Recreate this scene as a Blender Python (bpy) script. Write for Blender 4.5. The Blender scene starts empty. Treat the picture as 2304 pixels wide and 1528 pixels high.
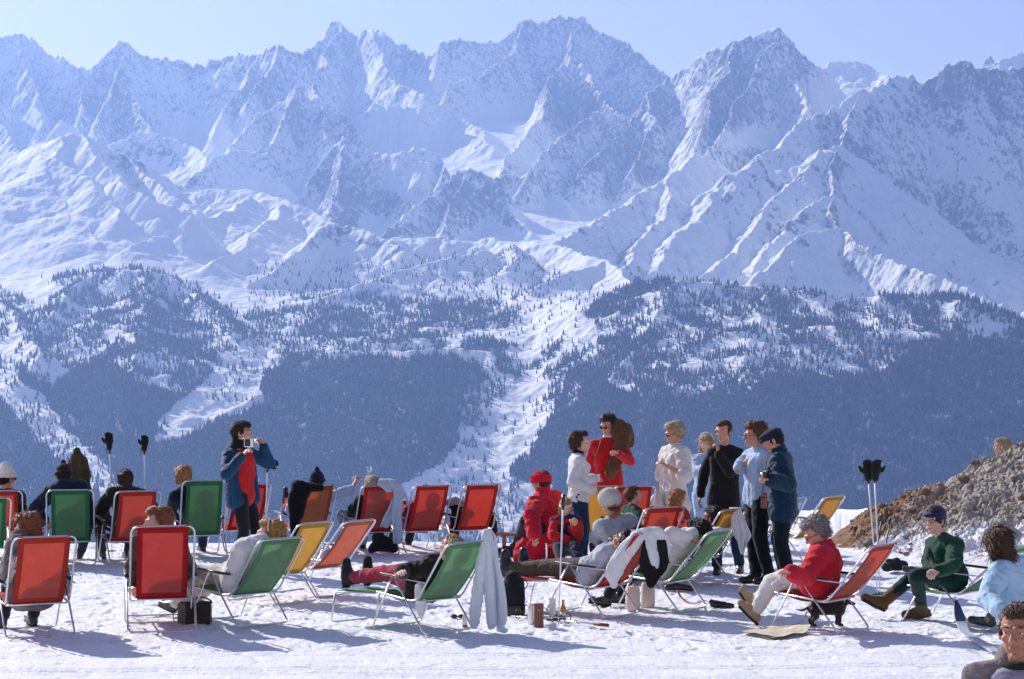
import bpy, bmesh, math, random
import numpy as np
from mathutils import Vector, Matrix

# ---------------------------------------------------------------- camera
SC = bpy.context.scene
COL = SC.collection
FPX, CX, CY, W0 = 4600.0, 1152.0, 764.0, 2304.0
HORIZ, CAMH = 845.0, 2.34
PITCH = math.atan((HORIZ - CY) / FPX)
cam_d = bpy.data.cameras.new('camera')
cam_d.sensor_width = 36.0
cam_d.lens = FPX / W0 * 36.0
cam_d.clip_start = 0.5
cam_d.clip_end = 60000
cam = bpy.data.objects.new('camera', cam_d)
COL.objects.link(cam)
cam.location = (0, 0, CAMH)
cam.rotation_euler = (math.pi / 2 + PITCH, 0, 0)
SC.camera = cam
cam_d.dof.use_dof = False

# ---------------------------------------------------------------- sky, sun, exposure
SUN_AZ, SUN_EL = math.radians(-42), math.radians(32)     # direction towards the sun, azimuth from +Y clockwise
sd = Vector((math.sin(SUN_AZ) * math.cos(SUN_EL), math.cos(SUN_AZ) * math.cos(SUN_EL), math.sin(SUN_EL)))
world = bpy.data.worlds.new('World')
SC.world = world
world.use_nodes = True
wn = world.node_tree.nodes
wl = world.node_tree.links
sky = wn.new('ShaderNodeTexSky')
sky.sky_type = 'NISHITA'
sky.sun_disc = False
sky.sun_elevation = SUN_EL
sky.sun_rotation = SUN_AZ
sky.altitude = 2200
sky.air_density = 0.8
sky.dust_density = 1.6
sky.ozone_density = 2.0
bg = wn['Background']
tint = wn.new('ShaderNodeMix'); tint.data_type = 'RGBA'; tint.blend_type = 'MULTIPLY'; tint.inputs[0].default_value = 1.0
tint.inputs[7].default_value = (1.22, .85, .76, 1)       # the slide film's lavender cast
wl.new(sky.outputs[0], tint.inputs[6]); wl.new(tint.outputs[2], bg.inputs[0])
bg.inputs[1].default_value = 0.15
sl = bpy.data.lights.new('sun', 'SUN')
sl.energy = 5.0
sl.angle = math.radians(0.5)
sl.color = (1.0, 0.95, 0.88)
sun = bpy.data.objects.new('sun', sl)
COL.objects.link(sun)
sun.rotation_euler = (-sd).to_track_quat('-Z', 'Y').to_euler()
vs = SC.view_settings
vs.view_transform = 'Standard'
vs.look = 'None'
vs.gamma = 1.0
vs.use_curve_mapping = False
vs.exposure = 0.42
SC.cycles.volume_bounces = 1
SC.cycles.max_bounces = 8
SC.cycles.transparent_max_bounces = 12

# ---------------------------------------------------------------- where a point of the photograph lies
cP, sP = math.cos(PITCH), math.sin(PITCH)
def ray(px, py):
    a = (px - CX) / FPX
    b = (CY - py) / FPX
    return a, cP - b * sP, b * cP + sP           # x, y, z for unit depth along the view axis
def at(px, py, Y):
    """world point seen at (px, py) lying at distance Y"""
    x, y, z = ray(px, py)
    k = Y / y
    return Vector((x * k, Y, CAMH + z * k))
def gnd(px, py, z0=0.0):
    x, y, z = ray(px, py)
    k = (z0 - CAMH) / z
    return Vector((x * k, y * k, z0))
def proj(X, Y, Z):
    z = Z - CAMH
    w = Y * cP + z * sP
    v = -Y * sP + z * cP
    return CX + FPX * X / w, CY - FPX * v / w

# ---------------------------------------------------------------- materials
MATS = {}
def mat(name, col, rough=0.8, spec=0.2, metal=0.0, bump=0.0, bscale=60.0, var=0.0, vscale=8.0, sheen=0.0, trans=0.0):
    if name in MATS:
        return MATS[name]
    m = bpy.data.materials.new(name)
    m.use_nodes = True
    nt = m.node_tree
    p = nt.nodes['Principled BSDF']
    p.inputs['Base Color'].default_value = (*col, 1)
    p.inputs['Roughness'].default_value = rough
    p.inputs['Specular IOR Level'].default_value = spec
    p.inputs['Metallic'].default_value = metal
    if sheen:
        p.inputs['Sheen Weight'].default_value = sheen
    tc = nt.nodes.new('ShaderNodeTexCoord')
    if var:
        n = nt.nodes.new('ShaderNodeTexNoise')
        n.inputs['Scale'].default_value = vscale
        n.inputs['Detail'].default_value = 5
        r = nt.nodes.new('ShaderNodeValToRGB')
        r.color_ramp.elements[0].position = 0.3
        r.color_ramp.elements[1].position = 0.7
        r.color_ramp.elements[0].color = tuple(max(0, c * (1 - var)) for c in col) + (1,)
        r.color_ramp.elements[1].color = tuple(min(1, c * (1 + var)) for c in col) + (1,)
        nt.links.new(tc.outputs['Object'], n.inputs['Vector'])
        nt.links.new(n.outputs['Fac'], r.inputs['Fac'])
        nt.links.new(r.outputs['Color'], p.inputs['Base Color'])
    if bump:
        n2 = nt.nodes.new('ShaderNodeTexNoise')
        n2.inputs['Scale'].default_value = bscale
        n2.inputs['Detail'].default_value = 4
        b = nt.nodes.new('ShaderNodeBump')
        b.inputs['Strength'].default_value = bump
        b.inputs['Distance'].default_value = 0.01
        nt.links.new(tc.outputs['Object'], n2.inputs['Vector'])
        nt.links.new(n2.outputs['Fac'], b.inputs['Height'])
        nt.links.new(b.outputs['Normal'], p.inputs['Normal'])
    if trans:
        t = nt.nodes.new('ShaderNodeBsdfTranslucent')
        t.inputs['Color'].default_value = (*col, 1)
        mx = nt.nodes.new('ShaderNodeMixShader')
        mx.inputs[0].default_value = trans
        nt.links.new(p.outputs[0], mx.inputs[1])
        nt.links.new(t.outputs[0], mx.inputs[2])
        nt.links.new(mx.outputs[0], nt.nodes['Material Output'].inputs[0])
    MATS[name] = m
    return m

# ---------------------------------------------------------------- numpy noise
def _hash(ix, iy, seed):
    return _TAB[(_PERM[(_PERM[(ix + seed * 131) & 4095] + iy) & 4095])]
_rg = np.random.RandomState(12)
_PERM = _rg.permutation(4096).astype(np.int32)
_TAB = (_rg.rand(4096) * 6.2831853).astype(np.float32)
_CT, _ST = np.cos(_TAB), np.sin(_TAB)
def vnoise(x, y, seed=0):
    """gradient noise, about -1..1"""
    x = np.asarray(x, float); y = np.asarray(y, float)
    ix = np.floor(x); iy = np.floor(y)
    fx = (x - ix).astype(np.float32); fy = (y - iy).astype(np.float32)
    ix = ix.astype(np.int32); iy = iy.astype(np.int32)
    p0 = _PERM[(ix + seed * 131) & 4095]; p1 = _PERM[(ix + 1 + seed * 131) & 4095]
    u = fx * fx * fx * (fx * (fx * 6 - 15) + 10); v = fy * fy * fy * (fy * (fy * 6 - 15) + 10)
    def g(dx, dy):
        a = _PERM[((p1 if dx else p0) + iy + dy) & 4095]
        return _CT[a] * (fx - dx) + _ST[a] * (fy - dy)
    a = g(0, 0); b = g(1, 0); c = g(0, 1); d = g(1, 1)
    return 1.5 * ((a + (b - a) * u) + ((c + (d - c) * u) - (a + (b - a) * u)) * v)
def fbm(x, y, oct=5, seed=0, gain=0.5):
    s = 0; a = 1.0; t = 0
    for o in range(oct):
        s = s + a * vnoise(x * 2 ** o, y * 2 ** o, seed + o * 17); t += a; a *= gain
    return s / t
def ridged(x, y, oct=5, seed=0, gain=0.5):
    s = 0; a = 1.0; t = 0
    for o in range(oct):
        s = s + a * (1 - 2 * np.abs(vnoise(x * 2 ** o, y * 2 ** o, seed + o * 31))); t += a; a *= gain
    return s / t

def grid_mesh(name, P, nr, nc, material=None, smooth=True):
    """P: (nr*nc,3) array laid out row by row"""
    me = bpy.data.meshes.new(name)
    me.vertices.add(nr * nc)
    me.vertices.foreach_set('co', np.ascontiguousarray(P, dtype=np.float32).ravel())
    r = np.arange(nr - 1)[:, None] * nc + np.arange(nc - 1)[None, :]
    q = np.stack([r, r + 1, r + nc + 1, r + nc], -1).reshape(-1, 4)
    nf = len(q)
    me.loops.add(nf * 4)
    me.loops.foreach_set('vertex_index', q.ravel().astype(np.int32))
    me.polygons.add(nf)
    me.polygons.foreach_set('loop_start', np.arange(nf, dtype=np.int32) * 4)
    me.update(calc_edges=True)
    if smooth:
        me.polygons.foreach_set('use_smooth', np.ones(nf, dtype=bool))
    if material: me.materials.append(material)
    return me
def add_attr(me, name, vals):
    at_ = me.attributes.new(name, 'FLOAT', 'POINT')
    at_.data.foreach_set('value', np.asarray(vals, dtype=np.float32).ravel())
def tag(o, label=None, cat=None, group=None, kind=None):
    if label: o['label'] = label
    if cat: o['category'] = cat
    if group: o['group'] = group
    if kind: o['kind'] = kind
    return o
def link(name, me, parent=None):
    o = bpy.data.objects.new(name, me)
    COL.objects.link(o)
    if parent is not None:
        o.parent = parent
    return o
# ================================================================ MOUNTAINS (real heightfield, metres)
def fm(km):                                       # traced depth -> depth used (the valleys are narrower than they look)
    return float(np.interp(km, [0, 1.2, 2.4, 3.0, 3.6, 4.2, 4.6, 5.2, 6.0, 7, 8, 9, 10, 11, 12, 15], [0, 1.5, 3.0, 3.5, 3.9, 4.3, 4.6, 5.05, 5.7, 6.5, 7.3, 8.0, 8.7, 9.4, 10.1, 13]))
BX = np.array([-1500, 0, 300, 600, 900, 1150, 1350, 1500, 1800, 2100, 2304, 3800], float)
BD = np.array([1.2, 2.4, 3.0, 3.6, 4.2, 4.6, 5.2, 6.0, 7.0, 8.0, 9.0, 10.0, 12.0, 15.0])
BD = np.array([fm(d) for d in BD]) * 1000
BPY = np.array([
 [1700]*12,
 [1330, 1330, 1330, 1360, 1380, 1400, 1400, 1400, 1400, 1400, 1400, 1400],
 [1150, 1150, 1150, 1170, 1180, 1230, 1240, 1220, 1190, 1200, 1200, 1200],
 [1000, 1000, 1000, 1000, 1000, 1060, 1010, 940, 930, 950, 960, 960],
 [840, 840, 830, 850, 845, 880, 800, 760, 760, 770, 800, 830],
 [760, 760, 730, 775, 770, 770, 690, 665, 690, 700, 740, 780],
 [680, 670, 665, 690, 695, 680, 665, 760, 790, 790, 820, 840],
 [560, 560, 560, 610, 630, 620, 680, 740, 760, 780, 800, 820],
 [480, 470, 470, 560, 600, 600, 610, 650, 680, 720, 740, 760],
 [470, 470, 460, 490, 530, 520, 510, 500, 500, 580, 620, 660],
 [390, 380, 370, 390, 430, 385, 430, 400, 310, 340, 420, 420],
 [330, 330, 320, 320, 290, 275, 320, 330, 205, 190, 260, 260],
 [420]*12,
 [700]*12], float)
def smooth_interp(tab, xs, x):
    i = np.clip(np.searchsorted(xs, x) - 1, 0, len(xs) - 2)
    t = np.clip((x - xs[i]) / (xs[i + 1] - xs[i]), 0, 1)
    return i, t
def base_height(X, Y):
    px = CX + FPX * X / Y
    i, t = smooth_interp(None, BX, px); j, s = smooth_interp(None, BD, Y)
    t = t * t * (3 - 2 * t)
    p = (BPY[j, i] * (1 - t) + BPY[j, i + 1] * t) * (1 - s) + (BPY[j + 1, i] * (1 - t) + BPY[j + 1, i + 1] * t) * s
    return CAMH + (HORIZ - p) / FPX * Y

# crest lines: (x, y, km) traced, each at its own distance; k = slope near the crest, L = how far it stays steep, k2 = slope beyond
RIDGES = [
 dict(k=.95, L=700, k2=.35, j=16, p=[(-300,150,10.5),(-100,110,10.5),(0,84,10.5),(40,72,10.5),(78,88,10.5),(110,118,10.4),(150,127,10.3),(175,150,10.2),(215,145,10.2),(245,118,10.3),(268,95,10.4),(285,92,10.4),(303,114,10.4),(335,128,10.4),(400,131,10.5),(430,147,10.5),(470,136,10.5),(540,117,10.4),(578,122,10.3),(603,103,10.2),(632,98,10.2),(650,110,10.2),(686,117,10.3)]),
 dict(k=1.1, L=700, k2=.35, j=14, p=[(686,117,11),(705,104,11.2),(727,72,11.4),(748,46,11.5),(765,45,11.5),(788,70,11.5),(803,80,11.4),(848,66,11.2),(872,73,11.1),(900,96,11),(920,110,11),(965,122,10.8),(985,92,10.8),(1030,83,10.8),(1062,92,10.8),(1112,93,10.9),(1150,76,11),(1172,48,11),(1188,38,11),(1212,49,11),(1255,34,11),(1320,38,11),(1346,65,10.9),(1400,88,10.8),(1422,112,10.7),(1465,150,10.6),(1502,170,10.5),(1540,190,10.3)]),
 dict(k=.95, L=600, k2=.3, j=12, p=[(1502,168,9.9),(1535,158,9.8),(1565,135,9.7),(1600,112,9.6),(1640,102,9.5),(1664,90,9.5),(1700,83,9.5),(1730,65,9.5),(1748,62,9.5),(1765,80,9.5),(1790,108,9.5),(1812,124,9.5),(1840,147,9.6),(1860,160,9.7)]),
 dict(k=.5, L=500, k2=.3, j=3, p=[(1840,147,11.5),(1872,140,11.5),(1912,135,11.5),(1940,142,11.5),(1965,160,11.4),(2010,172,11.2),(2060,190,11)]),
 dict(k=.6, L=500, k2=.3, j=3, p=[(2120,170,10.6),(2205,155,10.6),(2260,135,10.6),(2310,116,10.7),(2600,90,10.7)]),
 dict(k=1.6, L=300, k2=.3, j=3, p=[(2215,142,10.7),(2232,117,10.7),(2248,140,10.7)]),
 # right-hand massif crest
 dict(k=.8, L=900, k2=.35, j=14, p=[(2700,120,8.2),(2400,140,8.2),(2304,152,8.2),(2255,150,8.2),(2210,152,8.2),(2185,140,8.2),(2165,134,8.2),(2130,142,8.2),(2105,172,8.2),(2075,182,8.2),(2050,172,8.2),(2025,162,8.2),(2000,180,8.1),(1975,198,8.0),(1955,205,8.0),(1928,200,7.9),(1900,220,7.85),(1860,245,7.8),(1820,262,7.7),(1785,285,7.6)]),
 dict(k=.85, L=700, k2=.4, j=8, p=[(1928,202,7.9),(1905,262,7.7),(1897,326,7.5),(1868,372,7.3),(1872,432,7.1),(1868,470,6.95),(1882,508,6.8),(1935,545,6.6),(2020,585,6.4),(2110,620,6.2),(2200,660,6.0),(2304,700,5.9)]),
 dict(k=.5, L=400, k2=.34, j=8, p=[(1897,326,7.5),(1850,335,7.45),(1800,385,7.3),(1745,440,7.15),(1700,500,6.9),(1650,560,6.7),(1570,620,6.4)]),
 dict(k=.5, L=360, k2=.34, j=8, p=[(1870,432,7.1),(1810,470,6.95),(1760,520,6.8),(1700,580,6.55),(1650,630,6.4)]),
 dict(k=.5, L=360, k2=.34, j=8, p=[(1882,508,6.8),(1820,520,6.7),(1760,560,6.55),(1700,620,6.35)]),
 dict(k=.5, L=400, k2=.34, j=8, p=[(1785,288,7.6),(1760,330,7.55),(1720,345,7.5),(1690,372,7.4),(1640,395,7.3),(1600,440,7.2),(1570,480,7.0),(1520,540,6.75),(1470,600,6.5)]),
 dict(k=.5, L=400, k2=.34, j=8, p=[(1600,352,7.9),(1568,345,7.8),(1530,378,7.6),(1480,402,7.5),(1430,430,7.3),(1410,460,7.2),(1340,492,6.9),(1290,520,6.7),(1240,545,6.5)]),
 dict(k=.5, L=400, k2=.34, j=8, p=[(1480,402,7.5),(1510,430,7.3),(1500,480,7.1),(1450,540,6.8),(1400,600,6.5)]),
 # spurs that run from the skyline towards the viewer
 dict(k=.9, L=300, k2=.5, j=10, p=[(40,72,10.5),(58,150,10.2),(85,205,9.9),(95,260,9.6),(60,330,9.2)]),
 dict(k=.9, L=300, k2=.5, j=10, p=[(-60,150,10.2),(-10,190,9.9),(0,260,9.6),(20,330,9.2)]),
 dict(k=.9, L=300, k2=.5, j=10, p=[(175,150,10.2),(185,220,9.9),(175,290,9.5),(230,360,9.0)]),
 dict(k=1.0, L=260, k2=.5, j=12, p=[(285,92,10.4),(270,140,10.2),(262,172,10.0),(240,225,9.7),(215,290,9.3)]),
 dict(k=1.0, L=260, k2=.5, j=12, p=[(262,172,10.0),(300,215,9.8),(315,270,9.5),(360,330,9.1),(400,370,8.8)]),
 dict(k=1.0, L=260, k2=.5, j=12, p=[(575,122,10.3),(560,150,10.1),(545,185,9.9),(515,225,9.7),(500,260,9.5)]),
 dict(k=1.0, L=260, k2=.5, j=12, p=[(632,98,10.2),(600,160,9.9),(570,210,9.6)]),
 dict(k=1.0, L=300, k2=.5, j=12, p=[(765,45,11.5),(752,85,11.2),(735,110,11),(725,135,10.8),(705,180,10.2)]),
 dict(k=1.0, L=300, k2=.5, j=12, p=[(848,66,11.2),(850,110,10.9),(865,140,10.6),(890,185,10.2),(960,215,9.9)]),
 dict(k=1.0, L=350, k2=.5, j=16, p=[(1280,36,11),(1288,75,10.8),(1280,125,10.5),(1245,165,10.2),(1225,215,9.9),(1215,255,9.6),(1190,300,9.3),(1150,345,9.0),(1125,390,8.8)]),
 dict(k=1.0, L=350, k2=.5, j=16, p=[(1280,125,10.5),(1340,190,10.1),(1390,250,9.7),(1450,330,9.0)]),
 dict(k=1.0, L=350, k2=.5, j=14, p=[(1188,38,11),(1160,110,10.7),(1100,160,10.4),(1010,185,10.2)]),
 dict(k=.9, L=300, k2=.5, j=14, p=[(1502,170,9.9),(1455,205,9.6),(1440,250,9.4),(1400,300,9.1),(1340,340,8.8),(1310,390,8.6)]),
 dict(k=.9, L=300, k2=.5, j=14, p=[(1455,205,9.6),(1470,270,9.2),(1440,330,8.9),(1420,380,8.6)]),
 dict(k=.9, L=300, k2=.5, j=14, p=[(1420,260,9.3),(1340,250,9.2),(1270,300,9.0),(1225,350,8.7),(1180,400,8.4)]),
 dict(k=1.0, L=300, k2=.5, j=14, p=[(1664,90,9.5),(1640,150,9.2),(1600,200,8.9),(1592,240,8.7),(1575,290,8.4)]),
 dict(k=1.0, L=300, k2=.5, j=14, p=[(1748,62,9.5),(1720,120,9.3),(1690,180,9.0),(1650,240,8.7),(1630,290,8.4),(1600,330,8.1)]),
 dict(k=1.0, L=300, k2=.5, j=14, p=[(1790,108,9.5),(1775,165,9.2),(1800,215,8.9),(1820,250,8.6)]),
 # the middle peaks
 dict(k=.9, L=600, k2=.4, j=12, p=[(520,335,8.9),(540,300,9.1),(575,262,9.2),(590,245,9.3),(625,225,9.3),(660,196,9.3),(690,215,9.3),(730,225,9.3),(770,262,9.2),(800,300,9.1),(830,340,8.9),(900,345,8.7),(960,365,8.6)]),
 dict(k=.9, L=300, k2=.45, j=12, p=[(660,196,9.3),(640,270,9.0),(600,330,8.7),(560,350,8.5)]),
 dict(k=.9, L=300, k2=.45, j=12, p=[(700,180,9.8),(720,240,9.2),(735,300,8.9)]),
 dict(k=.9, L=500, k2=.4, j=10, p=[(380,440,8.0),(450,390,8.2),(490,350,8.3),(540,332,8.4),(590,345,8.4),(620,385,8.3),(665,440,8.2),(690,480,8)]),
 dict(k=1.0, L=600, k2=.4, j=12, p=[(650,480,8.2),(700,400,8.4),(725,360,8.5),(760,325,8.6),(778,308,8.6),(800,325,8.6),(840,365,8.5),(860,420,8.4),(905,450,8.2),(960,470,8)]),
 dict(k=.9, L=300, k2=.5, j=10, p=[(778,308,8.6),(770,380,8.3),(750,440,8.0),(740,490,7.8)]),
 dict(k=.9, L=300, k2=.5, j=10, p=[(905,340,8.7),(960,330,8.7),(990,355,8.7),(1000,385,8.5)]),
 dict(k=.85, L=500, k2=.45, j=12, p=[(860,530,7.6),(900,490,7.8),(940,455,7.9),(985,425,8.1),(1010,395,8.2),(1040,376,8.3),(1062,374,8.3),(1100,395,8.3),(1130,430,8.2),(1150,480,8.0),(1200,530,7.8)]),
 dict(k=.9, L=300, k2=.5, j=10, p=[(1050,375,8.3),(1030,440,8.0),(1000,500,7.7)]),
 dict(k=.8, L=500, k2=.4, j=12, p=[(1060,410,8.6),(1150,392,8.8),(1225,390,8.7),(1265,430,8.5),(1290,480,8.2)]),
 dict(k=.7, L=500, k2=.4, j=10, p=[(130,270,9.2),(230,330,9.0),(330,290,9.1),(410,320,9.0),(470,360,8.6),(430,420,8.2)]),
 dict(k=.6, L=500, k2=.4, j=10, p=[(840,230,9.9),(930,240,9.9),(1000,235,10.0),(1040,262,9.9),(1080,290,9.6),(1110,330,9.3)]),
 # nearer snow hills on the left
 dict(k=.68, L=500, k2=.3, j=5, p=[(-300,420,7.5),(-100,390,7.3),(0,350,7.0),(60,326,6.85),(105,314,6.7),(135,300,6.6),(172,298,6.6),(205,308,6.65),(250,335,6.7),(300,352,6.8),(340,365,6.85),(390,402,6.95),(430,432,7.05),(445,470,7.1)]),
 dict(k=.6, L=150, k2=.2, j=3, p=[(135,300,6.6),(122,345,6.45),(170,385,6.3),(225,430,6.1),(270,470,5.95)]),
 dict(k=.7, L=200, k2=.3, j=5, p=[(172,298,6.6),(205,350,6.4),(260,400,6.2),(330,440,6.05),(420,472,5.95)]),
 dict(k=.7, L=200, k2=.3, j=5, p=[(300,352,6.75),(340,400,6.5),(400,440,6.3),(445,470,6.2)]),
 dict(k=.45, L=260, k2=.15, j=1.5, p=[(380,470,6.9),(430,432,6.9),(490,426,6.9),(540,421,6.85),(600,432,6.75),(650,450,6.65),(700,475,6.5),(738,497,6.4)]),
 dict(k=.5, L=160, k2=.15, j=2, p=[(560,440,6.6),(520,470,6.3),(440,500,6.1),(380,525,5.9),(300,545,5.7)]),
 dict(k=.5, L=160, k2=.15, j=2, p=[(640,455,6.6),(620,490,6.3),(560,520,6.0),(520,560,5.8),(480,590,5.6)]),
 dict(k=.6, L=220, k2=.2, j=6, p=[(560,640,5.5),(620,600,5.6),(660,560,5.75),(700,520,5.9),(740,500,6.0),(785,507,6.0),(830,520,5.95),(868,541,5.9),(900,560,5.8)]),
 dict(k=.5, L=200, k2=.2, j=4, p=[(868,541,5.9),(900,530,6.0),(960,532,6.0),(1040,540,6.0),(1100,532,6.0),(1155,545,5.9),(1165,570,5.8),(1150,600,5.6)]),
 dict(k=.5, L=120, k2=.2, j=3, p=[(1100,560,5.8),(1000,580,5.7),(900,610,5.55),(800,640,5.4),(700,680,5.2)]),
 dict(k=.45, L=200, k2=.2, j=3, p=[(1165,545,6.1),(1210,541,6.0),(1265,548,5.9),(1305,565,5.75),(1345,583,5.6),(1395,610,5.4),(1440,636,5.2),(1470,660,5.0)]),
 dict(k=.5, L=120, k2=.2, j=3, p=[(1345,583,5.6),(1280,610,5.4),(1200,650,5.15)]),
 # forested shoulders
 dict(k=.6, L=220, k2=.2, j=5, p=[(100,640,5.3),(150,622,5.25),(200,612,5.2),(250,608,5.15),(300,604,5.1),(350,606,5.1),(390,618,5.1),(430,650,5.0),(490,690,4.8),(540,740,4.5)]),
 dict(k=.6, L=220, k2=.2, j=5, p=[(340,606,5.1),(330,680,4.8),(310,760,4.4),(290,850,4.0),(300,950,3.6)]),
 dict(k=.6, L=160, k2=.2, j=5, p=[(200,612,5.2),(130,680,4.8),(80,760,4.4)]),
 dict(k=.6, L=160, k2=.2, j=5, p=[(-100,640,4.9),(0,680,4.8),(50,730,4.5),(100,800,4.1)]),
 dict(k=.55, L=300, k2=.25, j=5, p=[(1290,700,4.75),(1340,685,4.72),(1400,665,4.7),(1440,640,4.7),(1490,628,4.65),(1560,628,4.6),(1640,636,4.6),(1700,646,4.6),(1770,648,4.6),(1830,655,4.55),(1880,675,4.5),(1950,672,4.6),(1985,660,4.6),(2040,668,4.6),(2085,662,4.6),(2120,656,4.55),(2170,664,4.5),(2215,685,4.5),(2260,708,4.45),(2304,726,4.4),(2500,760,4.3)]),
 dict(k=.5, L=250, k2=.25, j=5, p=[(1500,630,4.65),(1450,740,4.3),(1400,830,4.0),(1350,920,3.7)]),
 dict(k=.5, L=250, k2=.25, j=5, p=[(1720,648,4.6),(1700,760,4.2),(1650,880,3.8)]),
 dict(k=.5, L=250, k2=.25, j=5, p=[(1960,690,4.5),(2000,790,4.1),(2050,900,3.7)]),
 dict(k=.5, L=200, k2=.25, j=5, p=[(620,790,4.45),(700,800,4.4),(800,795,4.4),(900,790,4.4),(1000,780,4.45),(1100,790,4.4)]),
]
for _R in RIDGES:                                  # crests that leave the frame run on beyond it
    _p = _R['p']
    if _p[0][0] < -90: _p.insert(0, (-1500, _p[0][1] + 25, _p[0][2]))
    if _p[0][0] > 2290: _p.insert(0, (3800, _p[0][1] + 25, _p[0][2]))
    if _p[-1][0] > 2290: _p.append((3800, _p[-1][1] + 40, _p[-1][2]))
def mountains():
    def ridge_part(X, Y):
        H = np.full(X.shape, -1e9); S = np.zeros(X.shape); Dd = np.full(X.shape, 1e4)
        wx = X + 45 * fbm(X / 260, Y / 260, 3, 3); wy = Y + 45 * fbm(X / 260, Y / 260, 3, 9)
        for ri, R in enumerate(RIDGES):
            pts = [at(px, py, fm(km) * 1000) for px, py, km in R['p']]
            s0 = ri * 7777.0
            ks = 1.45 if R['k'] >= .8 else 1.3
            Q = R.get('q', 1.6 * R['L'])
            reach = Q + 1100
            for a, b in zip(pts[:-1], pts[1:]):
                ax, ay, bx, by = a.x, a.y, b.x, b.y
                L2 = (bx - ax) ** 2 + (by - ay) ** 2
                r0, r1 = np.searchsorted(rows, [min(ay, by) - reach, max(ay, by) + reach])
                yl = max(min(ay, by) - reach, 2000)
                pl = [CX + FPX * (min(ax, bx) - reach) / (yl if min(ax, bx) - reach < 0 else max(ay, by) + reach), CX + FPX * (max(ax, bx) + reach) / (yl if max(ax, bx) + reach > 0 else max(ay, by) + reach)]
                c0, c1 = np.searchsorted(pxs, pl)
                m = (slice(r0, r1), slice(c0, c1))
                x = wx[m]; y = wy[m]
                if x.size == 0: continue
                t = np.clip(((x - ax) * (bx - ax) + (y - ay) * (by - ay)) / L2, 0, 1)
                d = np.hypot(x - (ax + t * (bx - ax)), y - (ay + t * (by - ay)))
                z = a.z + t * (b.z - a.z)
                h = z - (R['L'] * R['k'] * ks * (1 - np.exp(-d / R['L'])) + R['k2'] * ks * d + np.maximum(d - Q, 0) ** 2 / 700)
                s = s0 + t * math.sqrt(L2)
                n = d < 420
                if n.any():
                    sn = s[n]
                    h[n] += R['j'] * np.exp(-d[n] / 130) * (vnoise(sn / 38, sn * 0 + ri, 5) + .6 * vnoise(sn / 15, sn * 0 + ri, 6))
                w = h > H[m]
                H[m] = np.where(w, h, H[m]); S[m] = np.where(w, s, S[m]); Dd[m] = np.where(w, d, Dd[m])
                s0 += math.sqrt(L2)
        return H, S, Dd
    nc = 1500
    pxs = np.concatenate([np.linspace(-1500, -420, 200)[:-1], np.linspace(-420, 2724, nc), np.linspace(2724, 3800, 200)[1:]]); nc = len(pxs)
    rows = np.concatenate([np.linspace(1700, 3200, 30)[:-1], np.linspace(3200, 4600, 340)[:-1], np.linspace(4600, 6800, 440)[:-1], np.linspace(6800, 10100, 560), [10200, 10300, 10400]])
    nr = len(rows)
    Y = np.repeat(rows, nc).reshape(nr, nc)
    X = (pxs[None, :] - CX) / FPX * Y
    B = base_height(X, Y)
    B = B + 26 * fbm(X / 420, Y / 420, 5, 40) + 10 * ridged(X / 160, Y / 160, 4, 50) * np.clip((Y - 2500) / 1500, 0, 1)
    H, S, D = ridge_part(X, Y)
    far = np.clip((Y - 4750) / 1300, 0, 1)
    # gullies run down from every crest
    wob = 30 * fbm(X / 200, Y / 200, 3, 77)
    fl = ridged((S + wob) / 170, D / 1200, 4, 60)
    fl2 = ridged((S + wob) / 55, D / 400, 3, 64)
    calm = 1 - .65 * np.clip((800 - pxs[None, :]) / 200, 0, 1) * np.clip((6650 - Y) / 300, 0, 1) * np.clip((Y - 4950) / 250, 0, 1)
    amp = calm * (8 + 24 * far) * (1 - np.exp(-D / 160))
    H = H + amp * fl + (2 + 11 * far) * (1 - np.exp(-D / 60)) * fl2 + 7 * far * calm * ridged(X / 75, Y / 75, 3, 88)
    H = H + calm * (4 + 16 * far) * ridged(X / 240, Y / 240, 5, 71) * (1 - np.exp(-D / 120)) + (2.5 + 7 * far) * fbm(X / 45, Y / 45, 3, 91)
    near = np.clip((Y - 3300) / 300, 0, 1) * np.clip((5300 - Y) / 500, 0, 1)
    B = B + near * (9 * ridged(X / 130, Y / 130, 4, 140) + 3.5 * fbm(X / 34, Y / 34, 3, 141)); H = H + near * (6 * ridged(X / 110, Y / 110, 4, 142) + 3 * fbm(X / 30, Y / 30, 3, 143))
    # soft union of the crests with the base
    k = 18.0
    m = np.maximum(B, H)
    Z = m + k * np.log(np.exp(np.clip((B - m) / k, -30, 0)) + np.exp(np.clip((H - m) / k, -30, 0))) - k * .3
    Z[-2:] -= 1500
    return X, Y, Z, D, nr, nc, rows, pxs
MX, MY, MZ, MD, MNR, MNC, MROWS, MPXS = mountains()
def mount_z(px, Y):
    """height of the mountain mesh at photograph column px, distance Y (arrays)"""
    ci = np.clip(np.searchsorted(MPXS, px) - 1, 0, MNC - 2); cf = np.clip((px - MPXS[ci]) / (MPXS[ci + 1] - MPXS[ci]), 0, 1)
    ri = np.clip(np.searchsorted(MROWS, Y) - 1, 0, MNR - 2); rf = np.clip((Y - MROWS[ri]) / (MROWS[ri + 1] - MROWS[ri]), 0, 1)
    return (MZ[ri, ci] * (1 - cf) + MZ[ri, ci + 1] * cf) * (1 - rf) + (MZ[ri + 1, ci] * (1 - cf) + MZ[ri + 1, ci + 1] * cf) * rf

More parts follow.
